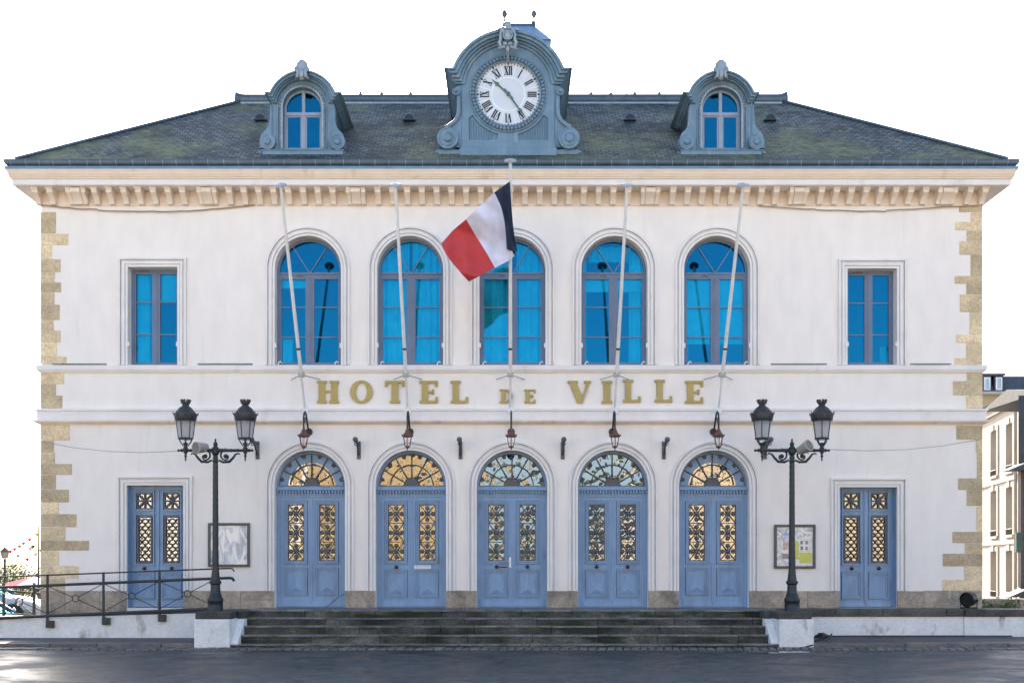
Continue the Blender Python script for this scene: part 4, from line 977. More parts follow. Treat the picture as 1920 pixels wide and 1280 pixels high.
# ------------------------------------------------------------------ sign
sg = empty('building_sign', (0, 0, fz(735)), 'raised gold slab serif letters reading HOTEL DE VILLE across the white wall', 'sign')
def letter(ch, x0, x1, y0, y1):
    a, b = fx(x0), fx(x1); zt, zb = fz(y0), fz(y1); h = zt - zb; W = b - a; s = h * .115; st_ = h * .29; mb = MB(); ya, yb_ = -.055, -.006
    small = h < .4
    B = lambda xx0, xx1, z0, z1, d=0: mb.box(xx0, xx1, ya - d, yb_, z0, z1)
    if small: st_ = h * .30
    if ch == 'H':
        for q in (a, b - W * .44): B(q, q + W * .44, zt - s, zt); B(q, q + W * .44, zb, zb + s); B(q + W * .07, q + W * .37, zb + s, zt - s)
        B(a + W * .37, b - W * .37, zb + h * .47, zb + h * .57)
    if ch == 'O':
        cxo, czo = (a + b) / 2, (zt + zb) / 2; n = 40
        mb.prism([(cxo + W / 2 * math.cos(2 * PI * i / n), czo + (h / 2 + .012) * math.sin(2 * PI * i / n)) for i in range(n)], ya, yb_, [[(cxo + W * .245 * math.cos(2 * PI * i / n), czo + h * .41 * math.sin(2 * PI * i / n)) for i in range(n)]])
    if ch == 'T':
        c = (a + b) / 2; B(a, b, zt - s, zt); B(a, a + W * .14, zt - h * .27, zt - s); B(b - W * .14, b, zt - h * .27, zt - s); B(c - W * .17, c + W * .17, zb + s, zt - s); B(c - W * .25, c + W * .25, zb, zb + s)
    if ch == 'E':
        B(a, b, zt - s, zt); B(a, b, zb, zb + s); B(a + W * .12, a + W * .47, zb + s, zt - s); B(b - W * .14, b, zt - h * .28, zt - s); B(b - W * .14, b, zb + s, zb + h * .28); B(a + W * .47, a + W * .79, zb + h * .45, zb + h * .55); B(a + W * .68, a + W * .79, zb + h * .55, zb + h * .62); B(a + W * .68, a + W * .79, zb + h * .38, zb + h * .45)
    if ch == 'L':
        B(a, a + W * .58, zt - s, zt); B(a + W * .12, a + W * .46, zb + s, zt - s); B(a, b, zb, zb + s); B(b - W * .14, b, zb + s, zb + h * .28)
    if ch == 'I': B(a, b, zt - s, zt); B(a, b, zb, zb + s); B(a + W * .17, b - W * .17, zb + s, zt - s)
    if ch == 'V':
        B(a, a + W * .44, zt - s, zt); B(b - W * .30, b, zt - s, zt)
        mb.prism([(a + W * .08, zt - s), (a + W * .40, zt - s), (a + W * .63, zb + h * .27), (b - W * .22, zt - s), (b - W * .07, zt - s), (a + W * .64, zb), (a + W * .42, zb)], ya, yb_)
    if ch == 'D':
        B(a, a + W * .5, zt - s, zt); B(a, a + W * .5, zb, zb + s); B(a + W * .12, a + W * .44, zb + s, zt - s); cz_ = (zt + zb) / 2; n = 16
        mb.prism([(a + W * .5 + W * .5 * math.sin(PI * i / n), cz_ + h / 2 * math.cos(PI * i / n)) for i in range(n + 1)] + [(a + W * .5 + W * .24 * math.sin(PI * i / n), cz_ + (h / 2 - s) * math.cos(PI * i / n)) for i in range(n, -1, -1)], ya, yb_)
    P(mb.obj('letter', gold, bevel=.005), sg)
for a in (('H', 595, 636, 714, 756), ('O', 657, 699, 714, 755.5), ('T', 722, 759.5, 714, 756), ('E', 787, 821, 714, 756), ('L', 845, 878, 714, 756), ('D', 937, 961, 730, 756), ('E', 983, 1004, 730, 756),
          ('V', 1064, 1108, 714, 756), ('I', 1128, 1147.5, 714.5, 756.5), ('L', 1168, 1201, 712, 754.5), ('L', 1227, 1260, 712, 754.5), ('E', 1284, 1318, 714, 756.5)): letter(*a)

# ------------------------------------------------------------------ flagpoles and flag
Z0 = 4.72; LEAN = .63
def poleY(z): return -.07 - LEAN * (z - Z0)
def flagpole(x, ztop, label):
    p = empty('flagpole', (x, -.07, Z0), label, 'flagpole', 'flagpoles leaning out from the facade')
    zc = 5.47
    L = lambda z: (x, poleY(z), z)
    d = Vector((0, -LEAN, 1)).normalized()
    P(MB().tube([L(zc - .05), L(zc + .55), L(ztop)], [.044, .042, .032], 12).obj('pole', whitemetal, smooth=50), p)
    P(MB().tube([L(zc + .52), L(zc + .56)], .046, 12).obj('pole_ring', iron), p)
    P(MB().tube([L(Z0), L(zc)], .027, 10).obj('lower_rod', whitemetal, smooth=50), p)
    P(MB().box(x - .07, x + .07, -.12, .0, Z0 - .1, Z0 + .04).obj('foot_bracket', whitemetal, bevel=.01), p)
    q = d.to_track_quat('Z', 'Y').to_matrix()
    P(MB().lathe([(.05, 0), (.13, .02), (.12, .05), (.02, .075)], L(ztop), 12, tilt=q).obj('cap', zincl, smooth=40), p)
    cl = MB(); yc = poleY(zc); cl.box(x - .07, x + .07, yc - .06, yc + .06, zc - .05, zc + .05)
    for s in (-1, 1): cl.tube([(x, yc, zc), (x + s * .34, -.0, zc - .02)], .011, 6)
    P(cl.obj('clamp', speakerm), p)
    return p
flagpole(fx(573), 9.08, 'bare white flagpole left of the letter H')
flagpole(fx(765), 9.08, 'bare white flagpole crossing beside the letter T')
flagpole(0, 9.50, 'tallest white flagpole, carrying the tricolour flag')
flagpole(fx(1152), 9.08, 'bare white flagpole just right of the letter I')
flagpole(fx(1346), 9.08, 'bare white flagpole right of the last letter E')
# flag: Coons patch between four edges measured on the cloth
def poly_at(pts, t):
    n = len(pts) - 1; s = min(t * n, n - 1e-6); i = int(s); f = s - i
    p0, p1, p2, p3 = pts[max(i - 1, 0)], pts[i], pts[i + 1], pts[min(i + 2, n)]
    return tuple(.5 * ((2 * b) + (-a + c) * f + (2 * a - 5 * b + 4 * c - d_) * f * f + (-a + 3 * b - 3 * c + d_) * f ** 3) for a, b, c, d_ in zip(p0, p1, p2, p3))
cols = [(0, [(956, 340), (959, 385), (963, 430), (970, 471)]), (.17, [(942, 350), (950, 392), (955, 432), (957, 470)]), (.333, [(927, 361), (940, 390), (947, 425), (950, 467)]), (.42, [(913, 374), (932, 412), (948, 452), (966, 479)]),
        (.52, [(898, 388), (915, 425), (938, 462), (953, 489)]), (.667, [(874, 411), (892, 442), (911, 472), (928, 502)]), (.83, [(849, 432), (866, 464), (885, 494), (904, 515)]), (1, [(827, 457), (840, 482), (860, 507), (879, 528)])]
NU, NV = 48, 28; vs_ = []
for i in range(NU + 1):
    u = i / NU
    for j in range(len(cols) - 1):
        if cols[j][0] <= u <= cols[j + 1][0] + 1e-9: break
    t = (u - cols[j][0]) / (cols[j + 1][0] - cols[j][0])
    for jv in range(NV + 1):
        vv = jv / NV
        a = poly_at(cols[j][1], vv); b = poly_at(cols[j + 1][1], vv)
        px, py = a[0] * (1 - t) + b[0] * t, a[1] * (1 - t) + b[1] * t
        zz = 1 + (PY0 - py) * .01138; ypole = poleY(zz)
        Y = ypole * (1 - u) + (-2.05 - .0 * u) * u - .21 + .13 * math.sin(u * 9.5 + vv * 3.2) * u ** .5 + .03 * math.sin(u * 26 - vv * 9) * (.3 + u) + .045 * math.sin(vv * 10 + u * 16) * u + .018 * math.sin(u * 41 + vv * 13)
        if .33 < u < .52: Y += .10 * math.sin((u - .33) / .19 * PI)
        vs_.append((fx(px, Y), Y, fz(py, Y)))
fs_ = []; mi_ = []
mb = MB()
for i in range(NU):
    for j in range(NV):
        fs_.append((i * (NV + 1) + j, (i + 1) * (NV + 1) + j, (i + 1) * (NV + 1) + j + 1, i * (NV + 1) + j + 1)); mi_.append(min(2, i * 3 // NU))
mb.v = vs_; mb.f = fs_; mb.mi = mi_
fl = mb.obj('flag', [navy, fwhite, fred], smooth=180); tag(fl, 'blue white and red striped flag drooping from the middle flagpole', 'flag')

# ------------------------------------------------------------------ wall lanterns over the doors
def wall_lantern(x, label):
    Y = -.66; zt = fz(808, Y); p = empty('wall_lantern', (x, Y, fz(842, Y)), label, 'lantern', 'hanging lanterns over the arched doors')
    zw = fz(808); arm = MB()
    arm.tube([(x, 0, zw - .02), (x, -.10, zw + .03), (x, -.22, zw + .16), (x, -.36, zw + .34), (x, -.50, zw + .40), (x, -.62, zw + .34), (x, -.68, zw + .22), (x, -.66, zt + .06)], .022, 8)
    arm.tube([(x, -.38, zw + .30), (x, -.48, zw + .20), (x, -.56, zw + .13), (x, -.60, zw + .20), (x, -.54, zw + .25)], .012, 6)
    arm.lathe([(.09, 0), (.09, .02), (.04, .035)], (x, .0, zw - .02), 14, axis='y')
    P(arm.obj('arm', iron, smooth=50), p)
    h = MB(); h.lathe([(.01, .085), (.03, .07), (.028, .045), (.05, .03), (.05, .01), (.06, -.02), (.115, -.085), (.145, -.105), (.145, -.125), (.10, -.14)], (x, Y, zt), 6, off=R(30))
    for k in range(6):
        a = R(30 + 60 * k); h.tube([(x + .135 * math.cos(a), Y + .135 * math.sin(a), zt - .11), (x + .15 * math.cos(a), Y + .15 * math.sin(a), zt - .075)], [.015, .006], 5)
    P(h.obj('hood', rust), p)
    fr = MB()
    for k in range(6):
        a = R(30 + 60 * k); fr.tube([(x + .105 * math.cos(a), Y + .105 * math.sin(a), zt - .13), (x + .066 * math.cos(a), Y + .066 * math.sin(a), zt - .345)], .008, 5)
    fr.lathe([(.066, 0), (.07, -.015), (.035, -.045), (.014, -.06), (.016, -.075), (.001, -.11)], (x, Y, zt - .345), 6, off=R(30))
    P(fr.obj('frame', rust), p)
    P(MB().lathe([(.064, -.345), (.10, -.135)], (x, Y, zt), 6, off=R(30)).obj('glass', boardglass), p)
    P(MB().lathe([(.012, -.345), (.022, -.30), (.03, -.24), (.02, -.19), (.012, -.15)], (x, Y, zt), 8).obj('bulb', white, smooth=50), p)
    return p
for i, lab in enumerate(('rusty hanging lantern above the leftmost arched door', 'rusty hanging lantern above the door with the white letterbox', 'rusty hanging lantern above the central door, below the letters DE',
                         'rusty hanging lantern between the second and fourth lantern from the right, under the letter I', 'rusty hanging lantern above the rightmost arched door')):
    if i == 3: lab = 'rusty hanging lantern above the arched door next right of the central door'
    wall_lantern(fx(DOOR[i]) - .02, lab)
# iron wall brackets between the doors
def wall_arm(px, label):
    x = fx(px); p = empty('wall_bracket', (x, 0, fz(845)), label, 'wall bracket', 'iron brackets on the wall between the lanterns')
    P(MB().box(x - .045, x + .045, -.035, .004, fz(860.5), fz(827)).obj('back_plate', bracketm, bevel=.008), p)
    zt = fz(829); zk = fz(824, -.55)
    P(MB().tube([(x, -.02, zt - .03), (x, -.55, zk - .01)], .030, 8).ball((x, -.60, zk), .065, 12, 8).obj('arm', bracketm, smooth=50), p)
    P(MB().tube([(x, -.03, fz(853)), (x, -.16, fz(845)), (x, -.30, fz(836)), (x, -.46, zk - .06)], .02, 8).torus((x, -.5, zk - .09), .035, .01, 12, 6).obj('stay', iron, smooth=50), p)
for px, lab in ((483, 'iron wall bracket behind the right lantern of the left street lamp'), (673, 'iron wall bracket between the two leftmost arched doors'), (863.5, 'iron wall bracket left of the central door'),
                (1055, 'iron wall bracket right of the central door, seen end on'), (1244.5, 'iron wall bracket between the two rightmost arched doors'), (1434, 'iron wall bracket behind the left lantern of the right street lamp')): wall_arm(px, lab)

# ------------------------------------------------------------------ street lamps
def street_lamp(px, label):
    Y = -1.95; x = fx(px, Y); s = (D + Y) / F
    Z = lambda py: fz(py, Y); p = empty('street_lamp', (x, Y, 0.0), label, 'street lamp', 'twin lantern street lamps on the pedestals')
    zb = 0.0; base = MB()
    base.lathe([(14.6 * s, 0), (14.6 * s, .05), (13.9 * s, .06), (13.9 * s, .20), (14.6 * s, .21), (14.6 * s, .27), (12.5 * s, .30), (11.2 * s, .36), (9.6 * s, .40)], (x, Y, zb), 16)
    base.lathe([(9.6 * s, .40), (9.2 * s, .44), (8.6 * s, .58), (11 * s, .61), (11 * s, .655), (8.6 * s, .68), (7.6 * s, .78), (6.6 * s, .90)], (x, Y, zb), 16)
    P(base.obj('base', lampm, smooth=40), p)
    prof = []; z = .90
    while z < Z(868):
        t = (z - .90) / (Z(868) - .90); r = (6.6 - 1.1 * t - .6 * min(1, t * 5)) * s * (1 + .035 * math.sin(z * 44)); prof.append((r, z)); z += .045
    prof.append((4.6 * s, Z(867)))
    P(MB().lathe(prof, (x, Y, zb), 12).obj('shaft', lampm, smooth=60), p)
    hz = Z(844); hd = MB()
    hd.lathe([(4 * s, Z(868)), (6 * s, Z(865)), (4.5 * s, Z(862)), (5.2 * s, Z(858)), (4 * s, Z(854)), (7 * s, Z(850)), (7.5 * s, Z(844)), (6 * s, Z(839)), (3.2 * s, Z(836)), (4.6 * s, Z(833)), (3 * s, Z(829)), (1.2 * s, Z(827)), (2 * s, Z(825)), (.2 * s, Z(821))], (x, Y, 0), 12)
    P(hd.obj('head', lampm, smooth=50), p)
    ar = MB(); ar.tube([(x - 68 * s, Y, hz), (x - 55 * s, Y, hz), (x - 20 * s, Y, hz), (x, Y, hz), (x + 20 * s, Y, hz), (x + 55 * s, Y, hz), (x + 68 * s, Y, hz)], [.022, .030, .036, .05, .036, .030, .022], 8)
    for q in (-1, 1):
        pts = []
        for i in range(22):
            t = i / 21; a = R(60 - 330 * t); rr = (4 + 9.5 * t) * s * (.6 + .4 * t)
            pts.append((x + q * (20 * s) + q * rr * math.cos(a) * 1.0, Y, Z(855) + rr * math.sin(a)))
        ar.tube(pts, [.014 + .01 * (i / 21) for i in range(22)], 6)
        ar.tube([(x + q * 6 * s, Y, Z(862)), (x + q * 14 * s, Y, Z(866)), (x + q * 26 * s, Y, Z(865)), (x + q * 33 * s, Y, Z(858)), (x + q * 38 * s, Y, Z(851)), (x + q * 44 * s, Y, Z(849.5)), (x + q * 46 * s, Y, Z(852))], [.02, .028, .032, .028, .022, .016, .012], 7)
        ar.ball((x + q * 19 * s, Y, Z(855)), .05, 8, 6)
        for e in (30, 42, 63): ar.ball((x + q * e * s, Y, hz), .042, 8, 6, (.6, 1, 1))
        ar.lathe([(.001, Z(866)), (.022, Z(860)), (.014, Z(858)), (.034, Z(855)), (.02, Z(852)), (.05, Z(847)), (.065, Z(843)), (.05, Z(839)), (.03, Z(836)), (.05, Z(832)), (.06, Z(830))], (x + q * 56 * s, Y, 0), 10)
        ar.ball((x + q * 69 * s, Y, hz), .03, 8, 6)
    P(ar.obj('cross_arm', lampm, smooth=55), p)
    for q in (-1, 1):
        lx = x + q * 56 * s; L = lambda py: Z(py)
        ln = MB()
        ln.lathe([(13.5 * s, L(823.5)), (14.2 * s, L(822)), (13.5 * s, L(820.5)), (12.8 * s, L(822))], (lx, Y, 0), 8)
        for k in range(4):
            a = R(20 + 90 * k); ln.tube([(lx + 3.5 * s * math.cos(a), Y + 3.5 * s * math.sin(a), L(836)), (lx + 9 * s * math.cos(a), Y + 9 * s * math.sin(a), L(829)), (lx + 12 * s * math.cos(a), Y + 12 * s * math.sin(a), L(822))], .014, 5)
        for k in range(6):
            a = R(15 + 60 * k); ln.tube([(lx + 13 * s * math.cos(a), Y + 13 * s * math.sin(a), L(822)), (lx + 17.2 * s * math.cos(a), Y + 17.2 * s * math.sin(a), L(789))], .012, 5)
        ln.lathe([(17.5 * s, L(790)), (19.5 * s, L(788)), (20.5 * s, L(782)), (22 * s, L(777)), (22 * s, L(776)), (19 * s, L(774)), (12 * s, L(765)), (6.5 * s, L(761)), (6 * s, L(758)), (8.5 * s, L(756)), (8.5 * s, L(754)), (6.5 * s, L(753))], (lx, Y, 0), 20)
        for k in range(8):
            a = 2 * PI * k / 8; ln.tube([(lx + 7.2 * s * math.cos(a), Y + 7.2 * s * math.sin(a), L(755)), (lx + 8.6 * s * math.cos(a), Y + 8.6 * s * math.sin(a), L(749))], [.022, .026], 5)
            a += .3; ln.tube([(lx + 21 * s * math.cos(a), Y + 21 * s * math.sin(a), L(778)), (lx + 23.5 * s * math.cos(a), Y + 23.5 * s * math.sin(a), L(772.5))], [.02, .006], 5)
        lo = P(ln.obj('lantern', lanternroof, smooth=45), p)
        g = MB().lathe([(12.6 * s, L(821.5)), (16.8 * s, L(789))], (lx, Y, 0), 24).obj('lantern_glass', lampglass, smooth=60); g.parent = lo
        b = MB().lathe([(.02, L(821)), (.05, L(812)), (.06, L(803)), (.035, L(794))], (lx, Y, 0), 10).obj('bulb', white, smooth=60); b.parent = lo
    return x, Y
LL = street_lamp(404, 'dark twin lantern street lamp beside the black railing, left of the steps')
LR = street_lamp(1485, 'dark twin lantern street lamp right of the steps, before the colourful notice board')
def loudspeaker(px, py, aim, label):
    Y = -2.08; c = Vector((fx(px, Y), Y, fz(py, Y))); q = Vector(aim).normalized().to_track_quat('Z', 'Y').to_matrix()
    p = empty('loudspeaker', c, label, 'loudspeaker')
    P(MB().lathe([(.06, -.20), (.095, -.19), (.105, -.1), (.125, .06), (.135, .07), (.135, .10), (.115, .105), (.115, .085)], c, 18, tilt=q).obj('horn', speakerm, smooth=40), p)
    P(MB().lathe([(.115, .086), (.06, .09), (.001, .091)], c, 18, tilt=q).obj('mesh_front', speakerd), p)
    P(MB().tube([c + q @ Vector((.12, 0, 0)), c + q @ Vector((.14, 0, -.05)) + Vector((0, 0, -.1)), Vector((c.x + (.1 if px < 900 else -.08), -1.95, fz(846, -1.95)))], .014, 6).obj('mount', speakerm), p)
loudspeaker(374, 839, (-.55, -.85, -.1), 'grey cylindrical loudspeaker on the arm of the left street lamp')
loudspeaker(1511, 838, (.55, -.75, .35), 'grey cylindrical loudspeaker on the arm of the right street lamp')

# ------------------------------------------------------------------ notice boards
def poster_material(name, green):
    m = bpy.data.materials.new(name); m.use_nodes = True; n = m.node_tree.nodes; l = m.node_tree.links; b = n['Principled BSDF']; b.inputs['Roughness'].default_value = .35
    tc = n.new('ShaderNodeTexCoord'); mp = n.new('ShaderNodeMapping'); mp.inputs['Rotation'].default_value = (0, R(20), 0); mp.inputs['Scale'].default_value = (3.2, 1, 1.4) if not green else (4, 1, 5); l.new(tc.outputs['Object'], mp.inputs[0])
    v = n.new('ShaderNodeTexNoise'); v.inputs['Scale'].default_value = 1.7; v.inputs['Detail'].default_value = 5; v.inputs['Distortion'].default_value = 1.2; l.new(mp.outputs[0], v.inputs['Vector'])
    cr = n.new('ShaderNodeValToRGB'); e = cr.color_ramp.elements
    cr.color_ramp.interpolation = 'EASE'; e[0].position = .34; e[0].color = (.25, .30, .42, 1); e[1].position = .62; e[1].color = (.75, .77, .80, 1)
    k = cr.color_ramp.elements.new(.46); k.color = (.48, .54, .66, 1); k = cr.color_ramp.elements.new(.52); k.color = (.72, .72, .68, 1)
    l.new(v.outputs['Fac'], cr.inputs[0]); l.new(cr.outputs[0], b.inputs['Base Color']); return m
pa = poster_material('pale_notice_paper', False); pb = poster_material('blue_map_paper', True)
pg = pm('green_picture_print', (.42, .48, .03), (.55, .55, .10), rough=.4, scale=9); pw = pm('white_picture_print', (.75, .75, .78), (.5, .55, .6), rough=.4, scale=14); pr_ = pm('red_picture_print', (.35, .16, .16), (.55, .5, .5), rough=.4, scale=20); pbk = pm('dark_picture_print', (.06, .06, .09), (.2, .2, .25), rough=.4, scale=16)
pbl = pm('blue_picture_print', (.12, .28, .5), (.35, .5, .7), rough=.4, scale=12)
def notice_board(x0, x1, y0, y1, kind, label):
    a, b, zt, zb = fx(x0), fx(x1), fz(y0), fz(y1); p = empty('notice_board', ((a + b) / 2, 0, zb), label, 'notice board')
    P(ring_rect(MB(), a, b, zb, zt, .058, -.075, -.003).obj('frame', pm('board_frame_paint', (.055, .075, .09), rough=.4), bevel=.012), p)
    P(MB().box(a + .05, b - .05, -.02, -.004, zb + .05, zt - .05).obj('backing', pb if kind else pa), p)
    if kind:
        W = lambda u: a + (b - a) * u
        V = lambda t: zb + (zt - zb) * t
        for (u0, u1, t0, t1, m, d) in ((.62, .92, .12, .36, pg, 0), (.50, .60, .20, .62, pg, .001), (.60, .92, .36, .70, pw, 0), (.64, .70, .42, .50, pbk, .001), (.76, .82, .42, .50, pbk, .001), (.64, .70, .55, .63, pbk, .001), (.76, .82, .55, .63, pbk, .001), (.22, .40, .42, .62, pr_, 0), (.20, .36, .22, .34, pbk, 0), (.08, .2, .40, .66, pw, 0), (.2, .38, .74, .82, pbl, 0), (.08, .9, .08, .115, pw, 0)):
            P(MB().box(W(u0), W(u1), -.024 - d, -.0205, V(t0), V(t1)).obj('picture', m), p)
    else:
        P(MB().box(a + .3, a + .66, -.0235, -.0205, zt - .115, zt - .075).obj('paper', white), p)
    P(MB().box(a + .05, b - .05, -.055, -.05, zb + .05, zt - .05).obj('glass', boardglass), p)
notice_board(391, 469, 980, 1062, 0, 'framed notice board with pale papers beside the left street lamp')
notice_board(1451, 1528, 983, 1065, 1, 'framed notice board with a green and blue picture behind the right street lamp')

# ------------------------------------------------------------------ railing along the ramp
def railing():
    Y = -1.36; X = lambda px: fx(px, Y); Z = lambda py: fz(py, Y)
    p = empty('ramp_railing', (X(200), Y, Z(1150)), 'black iron railing with crossed bars and rings along the ramp', 'railing')
    lin = lambda px, y0, y1: y0 + (y1 - y0) * px / 437
    def rail(name, y0, y1, r, hook, x1=430):
        pts = [(X(-260), Y, Z(lin(-260, y0, y1))), (X(0), Y, Z(y0)), (X(x1), Y, Z(lin(x1, y0, y1)))]
        if hook: pts += [(X(x1 + 6), Y, Z(lin(x1, y0, y1) + 1)), (X(x1 + 9), Y, Z(lin(x1, y0, y1) + 6))]
        P(MB().tube(pts, r, 8).obj(name, iron, smooth=50), p)
    rail('hand_rail', 1081, 1064.5, .017, True); rail('middle_rail', 1100.5, 1082.5, .032, True); rail('bottom_rail', 1158, 1139, .036, False, 392); 
    posts = [-121, -16, 89, 194, 299]
    for i, px in enumerate(posts):
        P(MB().tube([(X(px), Y, Z(lin(px, 1081, 1064.5)) + .02), (X(px), Y, Z(lin(px, 1173, 1154)))], .030, 8).obj('post', iron, smooth=50), p)
        P(MB().box(X(px - 2), X(px + 11.5), Y - .05, -1.29, Z(lin(px, 1181, 1157)), Z(lin(px, 1168, 1144))).obj('mounting_box', iron, bevel=.01), p)
        a = px; b = px + 105
        cxp = (a + b) / 2; cyp = (lin(cxp, 1100.5, 1082.5) + lin(cxp, 1158, 1139)) / 2 - 2
        br = MB()
        br.torus((X(cxp), Y, Z(cyp)), 6.3 * (D + Y) / F, .011, 20, 6)
        for (ex, ey) in ((a + 3, lin(a, 1103, 1085)), (b - 3, lin(b, 1103, 1085)), (a + 3, lin(a, 1152, 1134)), (b - 3, lin(b, 1152, 1134))):
            dx, dy = ex - cxp, ey - cyp; L = math.hypot(dx, dy)
            br.tube([(X(cxp + dx / L * 6.3), Y, Z(cyp + dy / L * 6.3)), (X(ex), Y, Z(ey))], .010, 6)
        P(br.obj('crossed_brace', iron, smooth=60), p)
railing()
def back_rail():
    Y = 1.2; X = lambda px: fx(px, Y); Z = lambda py: fz(py, Y)
    p = empty('side_railing', (X(40), Y, Z(1150)), 'black railing at the foot of the ramp, before the parked cars', 'railing')
    for y0, y1 in ((1096, 1104), (1104, 1112), (1150, 1153)): P(MB().tube([(X(-60), Y, Z(y0 - 4)), (X(76), Y, Z(y1))], .022, 8).obj('rail', iron, smooth=50), p)
    for px in (7, 64): P(MB().tube([(X(px), Y, Z(1092)), (X(px), Y, Z(1154))], .04, 8).obj('post', iron, smooth=50), p)
    br = MB().torus((X(36), Y, Z(1128)), .09, .013, 20, 6)
    for e in ((10, 1108), (62, 1112), (10, 1148), (62, 1150)): br.tube([(X(36 + (e[0] - 36) * .2), Y, Z(1128 + (e[1] - 1128) * .25)), (X(e[0]), Y, Z(e[1]))], .012, 6)
    P(br.obj('crossed_brace', iron, smooth=60), p)
back_rail()

# ------------------------------------------------------------------ cables, spotlight
def wire(name, pts, r, m, label, cat='cable'):
    o = MB().tube(pts, r, 6).obj(name, m, smooth=60); tag(o, label, cat); return o
tan = pm('tan_cable', (.36, .30, .24), rough=.7)
def sag(p0, p1, n, s, y, z_n=.0): 
    out = []
    for i in range(n + 1):
        t = i / n; px = p0[0] + (p1[0] - p0[0]) * t; py = p0[1] + (p1[1] - p0[1]) * t + s * 4 * t * (1 - t) + random.uniform(-z_n, z_n); out.append((fx(px, y), y + random.uniform(-.008, .008), fz(py, y)))
    return out
wire('facade_cable', sag((74, 384), (182, 393), 8, 1.5, -.05, .8) + sag((184, 394.5), (345, 396), 8, 1, -.05, .8)[0:] + sag((350, 395.5), (478, 384), 8, 1, -.05, .8), .016, tan, 'tan cable sagging under the cornice at the left end of the facade')
wire('facade_cable', sag((1422, 386), (1528, 393), 6, 1, -.05, .8) + sag((1530, 393), (1660, 396), 6, 1, -.05, .8) + sag((1663, 395), (1842, 385), 8, -.5, -.05, .5), .014, tan, 'tan cable sagging under the cornice at the right end of the facade')
for o_, a in (((1660, 394), (1670, 398)),): pass
wire('lamp_wire', [(fx(80), -.03, fz(828))] + [(fx(80) + (fx(336, -1.95) - fx(80)) * t, -.03 - 1.9 * t, fz(828) + (fz(845, -1.95) - fz(828)) * t - .12 * 4 * t * (1 - t)) for t in (.25, .5, .75, 1)], .007, tan, 'thin wire from the left wall edge to the left street lamp', 'wire')
wire('lamp_wire', [(fx(1836), -.03, fz(824))] + [(fx(1836) + (fx(1553, -1.95) - fx(1836)) * t, -.03 - 1.9 * t, fz(824) + (fz(842, -1.95) - fz(824)) * t - .12 * 4 * t * (1 - t)) for t in (.25, .5, .75, 1)], .007, tan, 'thin wire from the right wall edge to the right street lamp', 'wire')
cp = []
cx0, cy0 = fx(1534, -1.6), -1.75
for i in range(60):
    t = i / 59; a = t * 6 * 2 * PI; cp.append((cx0 + (.13 + .03 * math.sin(a * .37)) * math.cos(a) + .1 * t, cy0 + .12 * math.sin(a), -.60 + .10 * abs(math.sin(a * .61)) * t))
tail = [(fx(1528, -2.2), -2.2, -.65), (fx(1524, -2.66), -2.64, -.70), (fx(1505, -2.7), -2.68, ROAD + .02), (fx(1462, -2.7), -2.68, ROAD + .02)]
o = wire('power_cable', list(reversed(tail)) + cp + [(fx(1560, -1.3), -1.25, -.60), (fx(1620, -1.2), -1.12, -.605), (fx(1720, -1.2), -1.13, -.605), (fx(1800, -1.2), -1.12, -.605), (fx(1900, -1.2), -1.14, -.605)], .016, black, 'black power cable coiled beside the right pedestal and trailing along the wall')
pl = MB().tube([(fx(1541, -1.6), -1.65, -.52), (fx(1546, -1.6), -1.65, -.555)], [.04, .045], 10).obj('plug', pm('plug_red', (.35, .05, .06), rough=.4)); P(pl, o); pl.matrix_parent_inverse = Matrix()
wire('door_wire', [(fx(646), -.02, fz(1113)), (fx(640), .1, fz(1114)), (fx(630, .2), .2, fz(1122, .2)), (fx(620, .19), .19, fz(1131, .19)), (fx(612, .1), .05, .01)], .006, black, 'thin black wire hanging at the foot of the leftmost arched door', 'wire')
sp = empty('spotlight', (fx(1812, -.6), -.6, 0), 'black round spotlight resting on the right end of the terrace', 'spotlight')
c = Vector((fx(1815, -.55), -.6, .22)); q = Vector((-.75, -.6, -.12)).normalized().to_track_quat('Z', 'Y').to_matrix()
P(MB().lathe([(.03, -.22), (.11, -.19), (.16, -.1), (.172, .08), (.18, .10), (.164, .105), (.15, .05)], c, 20, tilt=q).obj('housing', black, smooth=45), sp)
P(MB().lathe([(.15, .04), (.08, .015), (.001, .0)], c, 20, tilt=q).obj('reflector', knobm, smooth=45), sp)
P(MB().tube([(c.x - .14, c.y + .12, c.z), (c.x - .15, c.y + .1, .02), (c.x + .15, c.y - .08, .02), (c.x + .16, c.y - .1, c.z)], .018, 6).box(c.x - .16, c.x + .16, c.y - .1, c.y + .12, -.004, .02).obj('yoke', black), sp)

# ------------------------------------------------------------------ right background: white house, slate house, brick house
hw_wall = pm('sunlit_white_render', (.42, .38, .335), (.36, .325, .285), rough=.85, scale=1.2)
darkpane = glass_mat('dark_pane', (.5, .52, .55), (.3, .3, .3), .45)
brickm = bpy.data.materials.new('dark_brick'); brickm.use_nodes = True
_n = brickm.node_tree.nodes; _l = brickm.node_tree.links; _t = _n.new('ShaderNodeTexBrick'); _t.inputs['Scale'].default_value = 4; _t.inputs['Color1'].default_value = (.17, .10, .08, 1); _t.inputs['Color2'].default_value = (.11, .07, .06, 1); _t.inputs['Mortar'].default_value = (.16, .14, .13, 1); _t.inputs['Mortar Size'].default_value = .015
_c = _n.new('ShaderNodeTexCoord'); _m = _n.new('ShaderNodeMapping'); _m.inputs['Rotation'].default_value = (R(90), 0, 0); _l.new(_c.outputs['Object'], _m.inputs[0]); _l.new(_m.outputs[0], _t.inputs['Vector']); _l.new(_t.outputs[0], _n['Principled BSDF'].inputs['Base Color']); _n['Principled BSDF'].inputs['Roughness'].default_value = .85
slate2 = pm('dark_slate', (.05, .06, .08), (.03, .038, .05), rough=.5, scale=3, fine=.3, fscale=8)
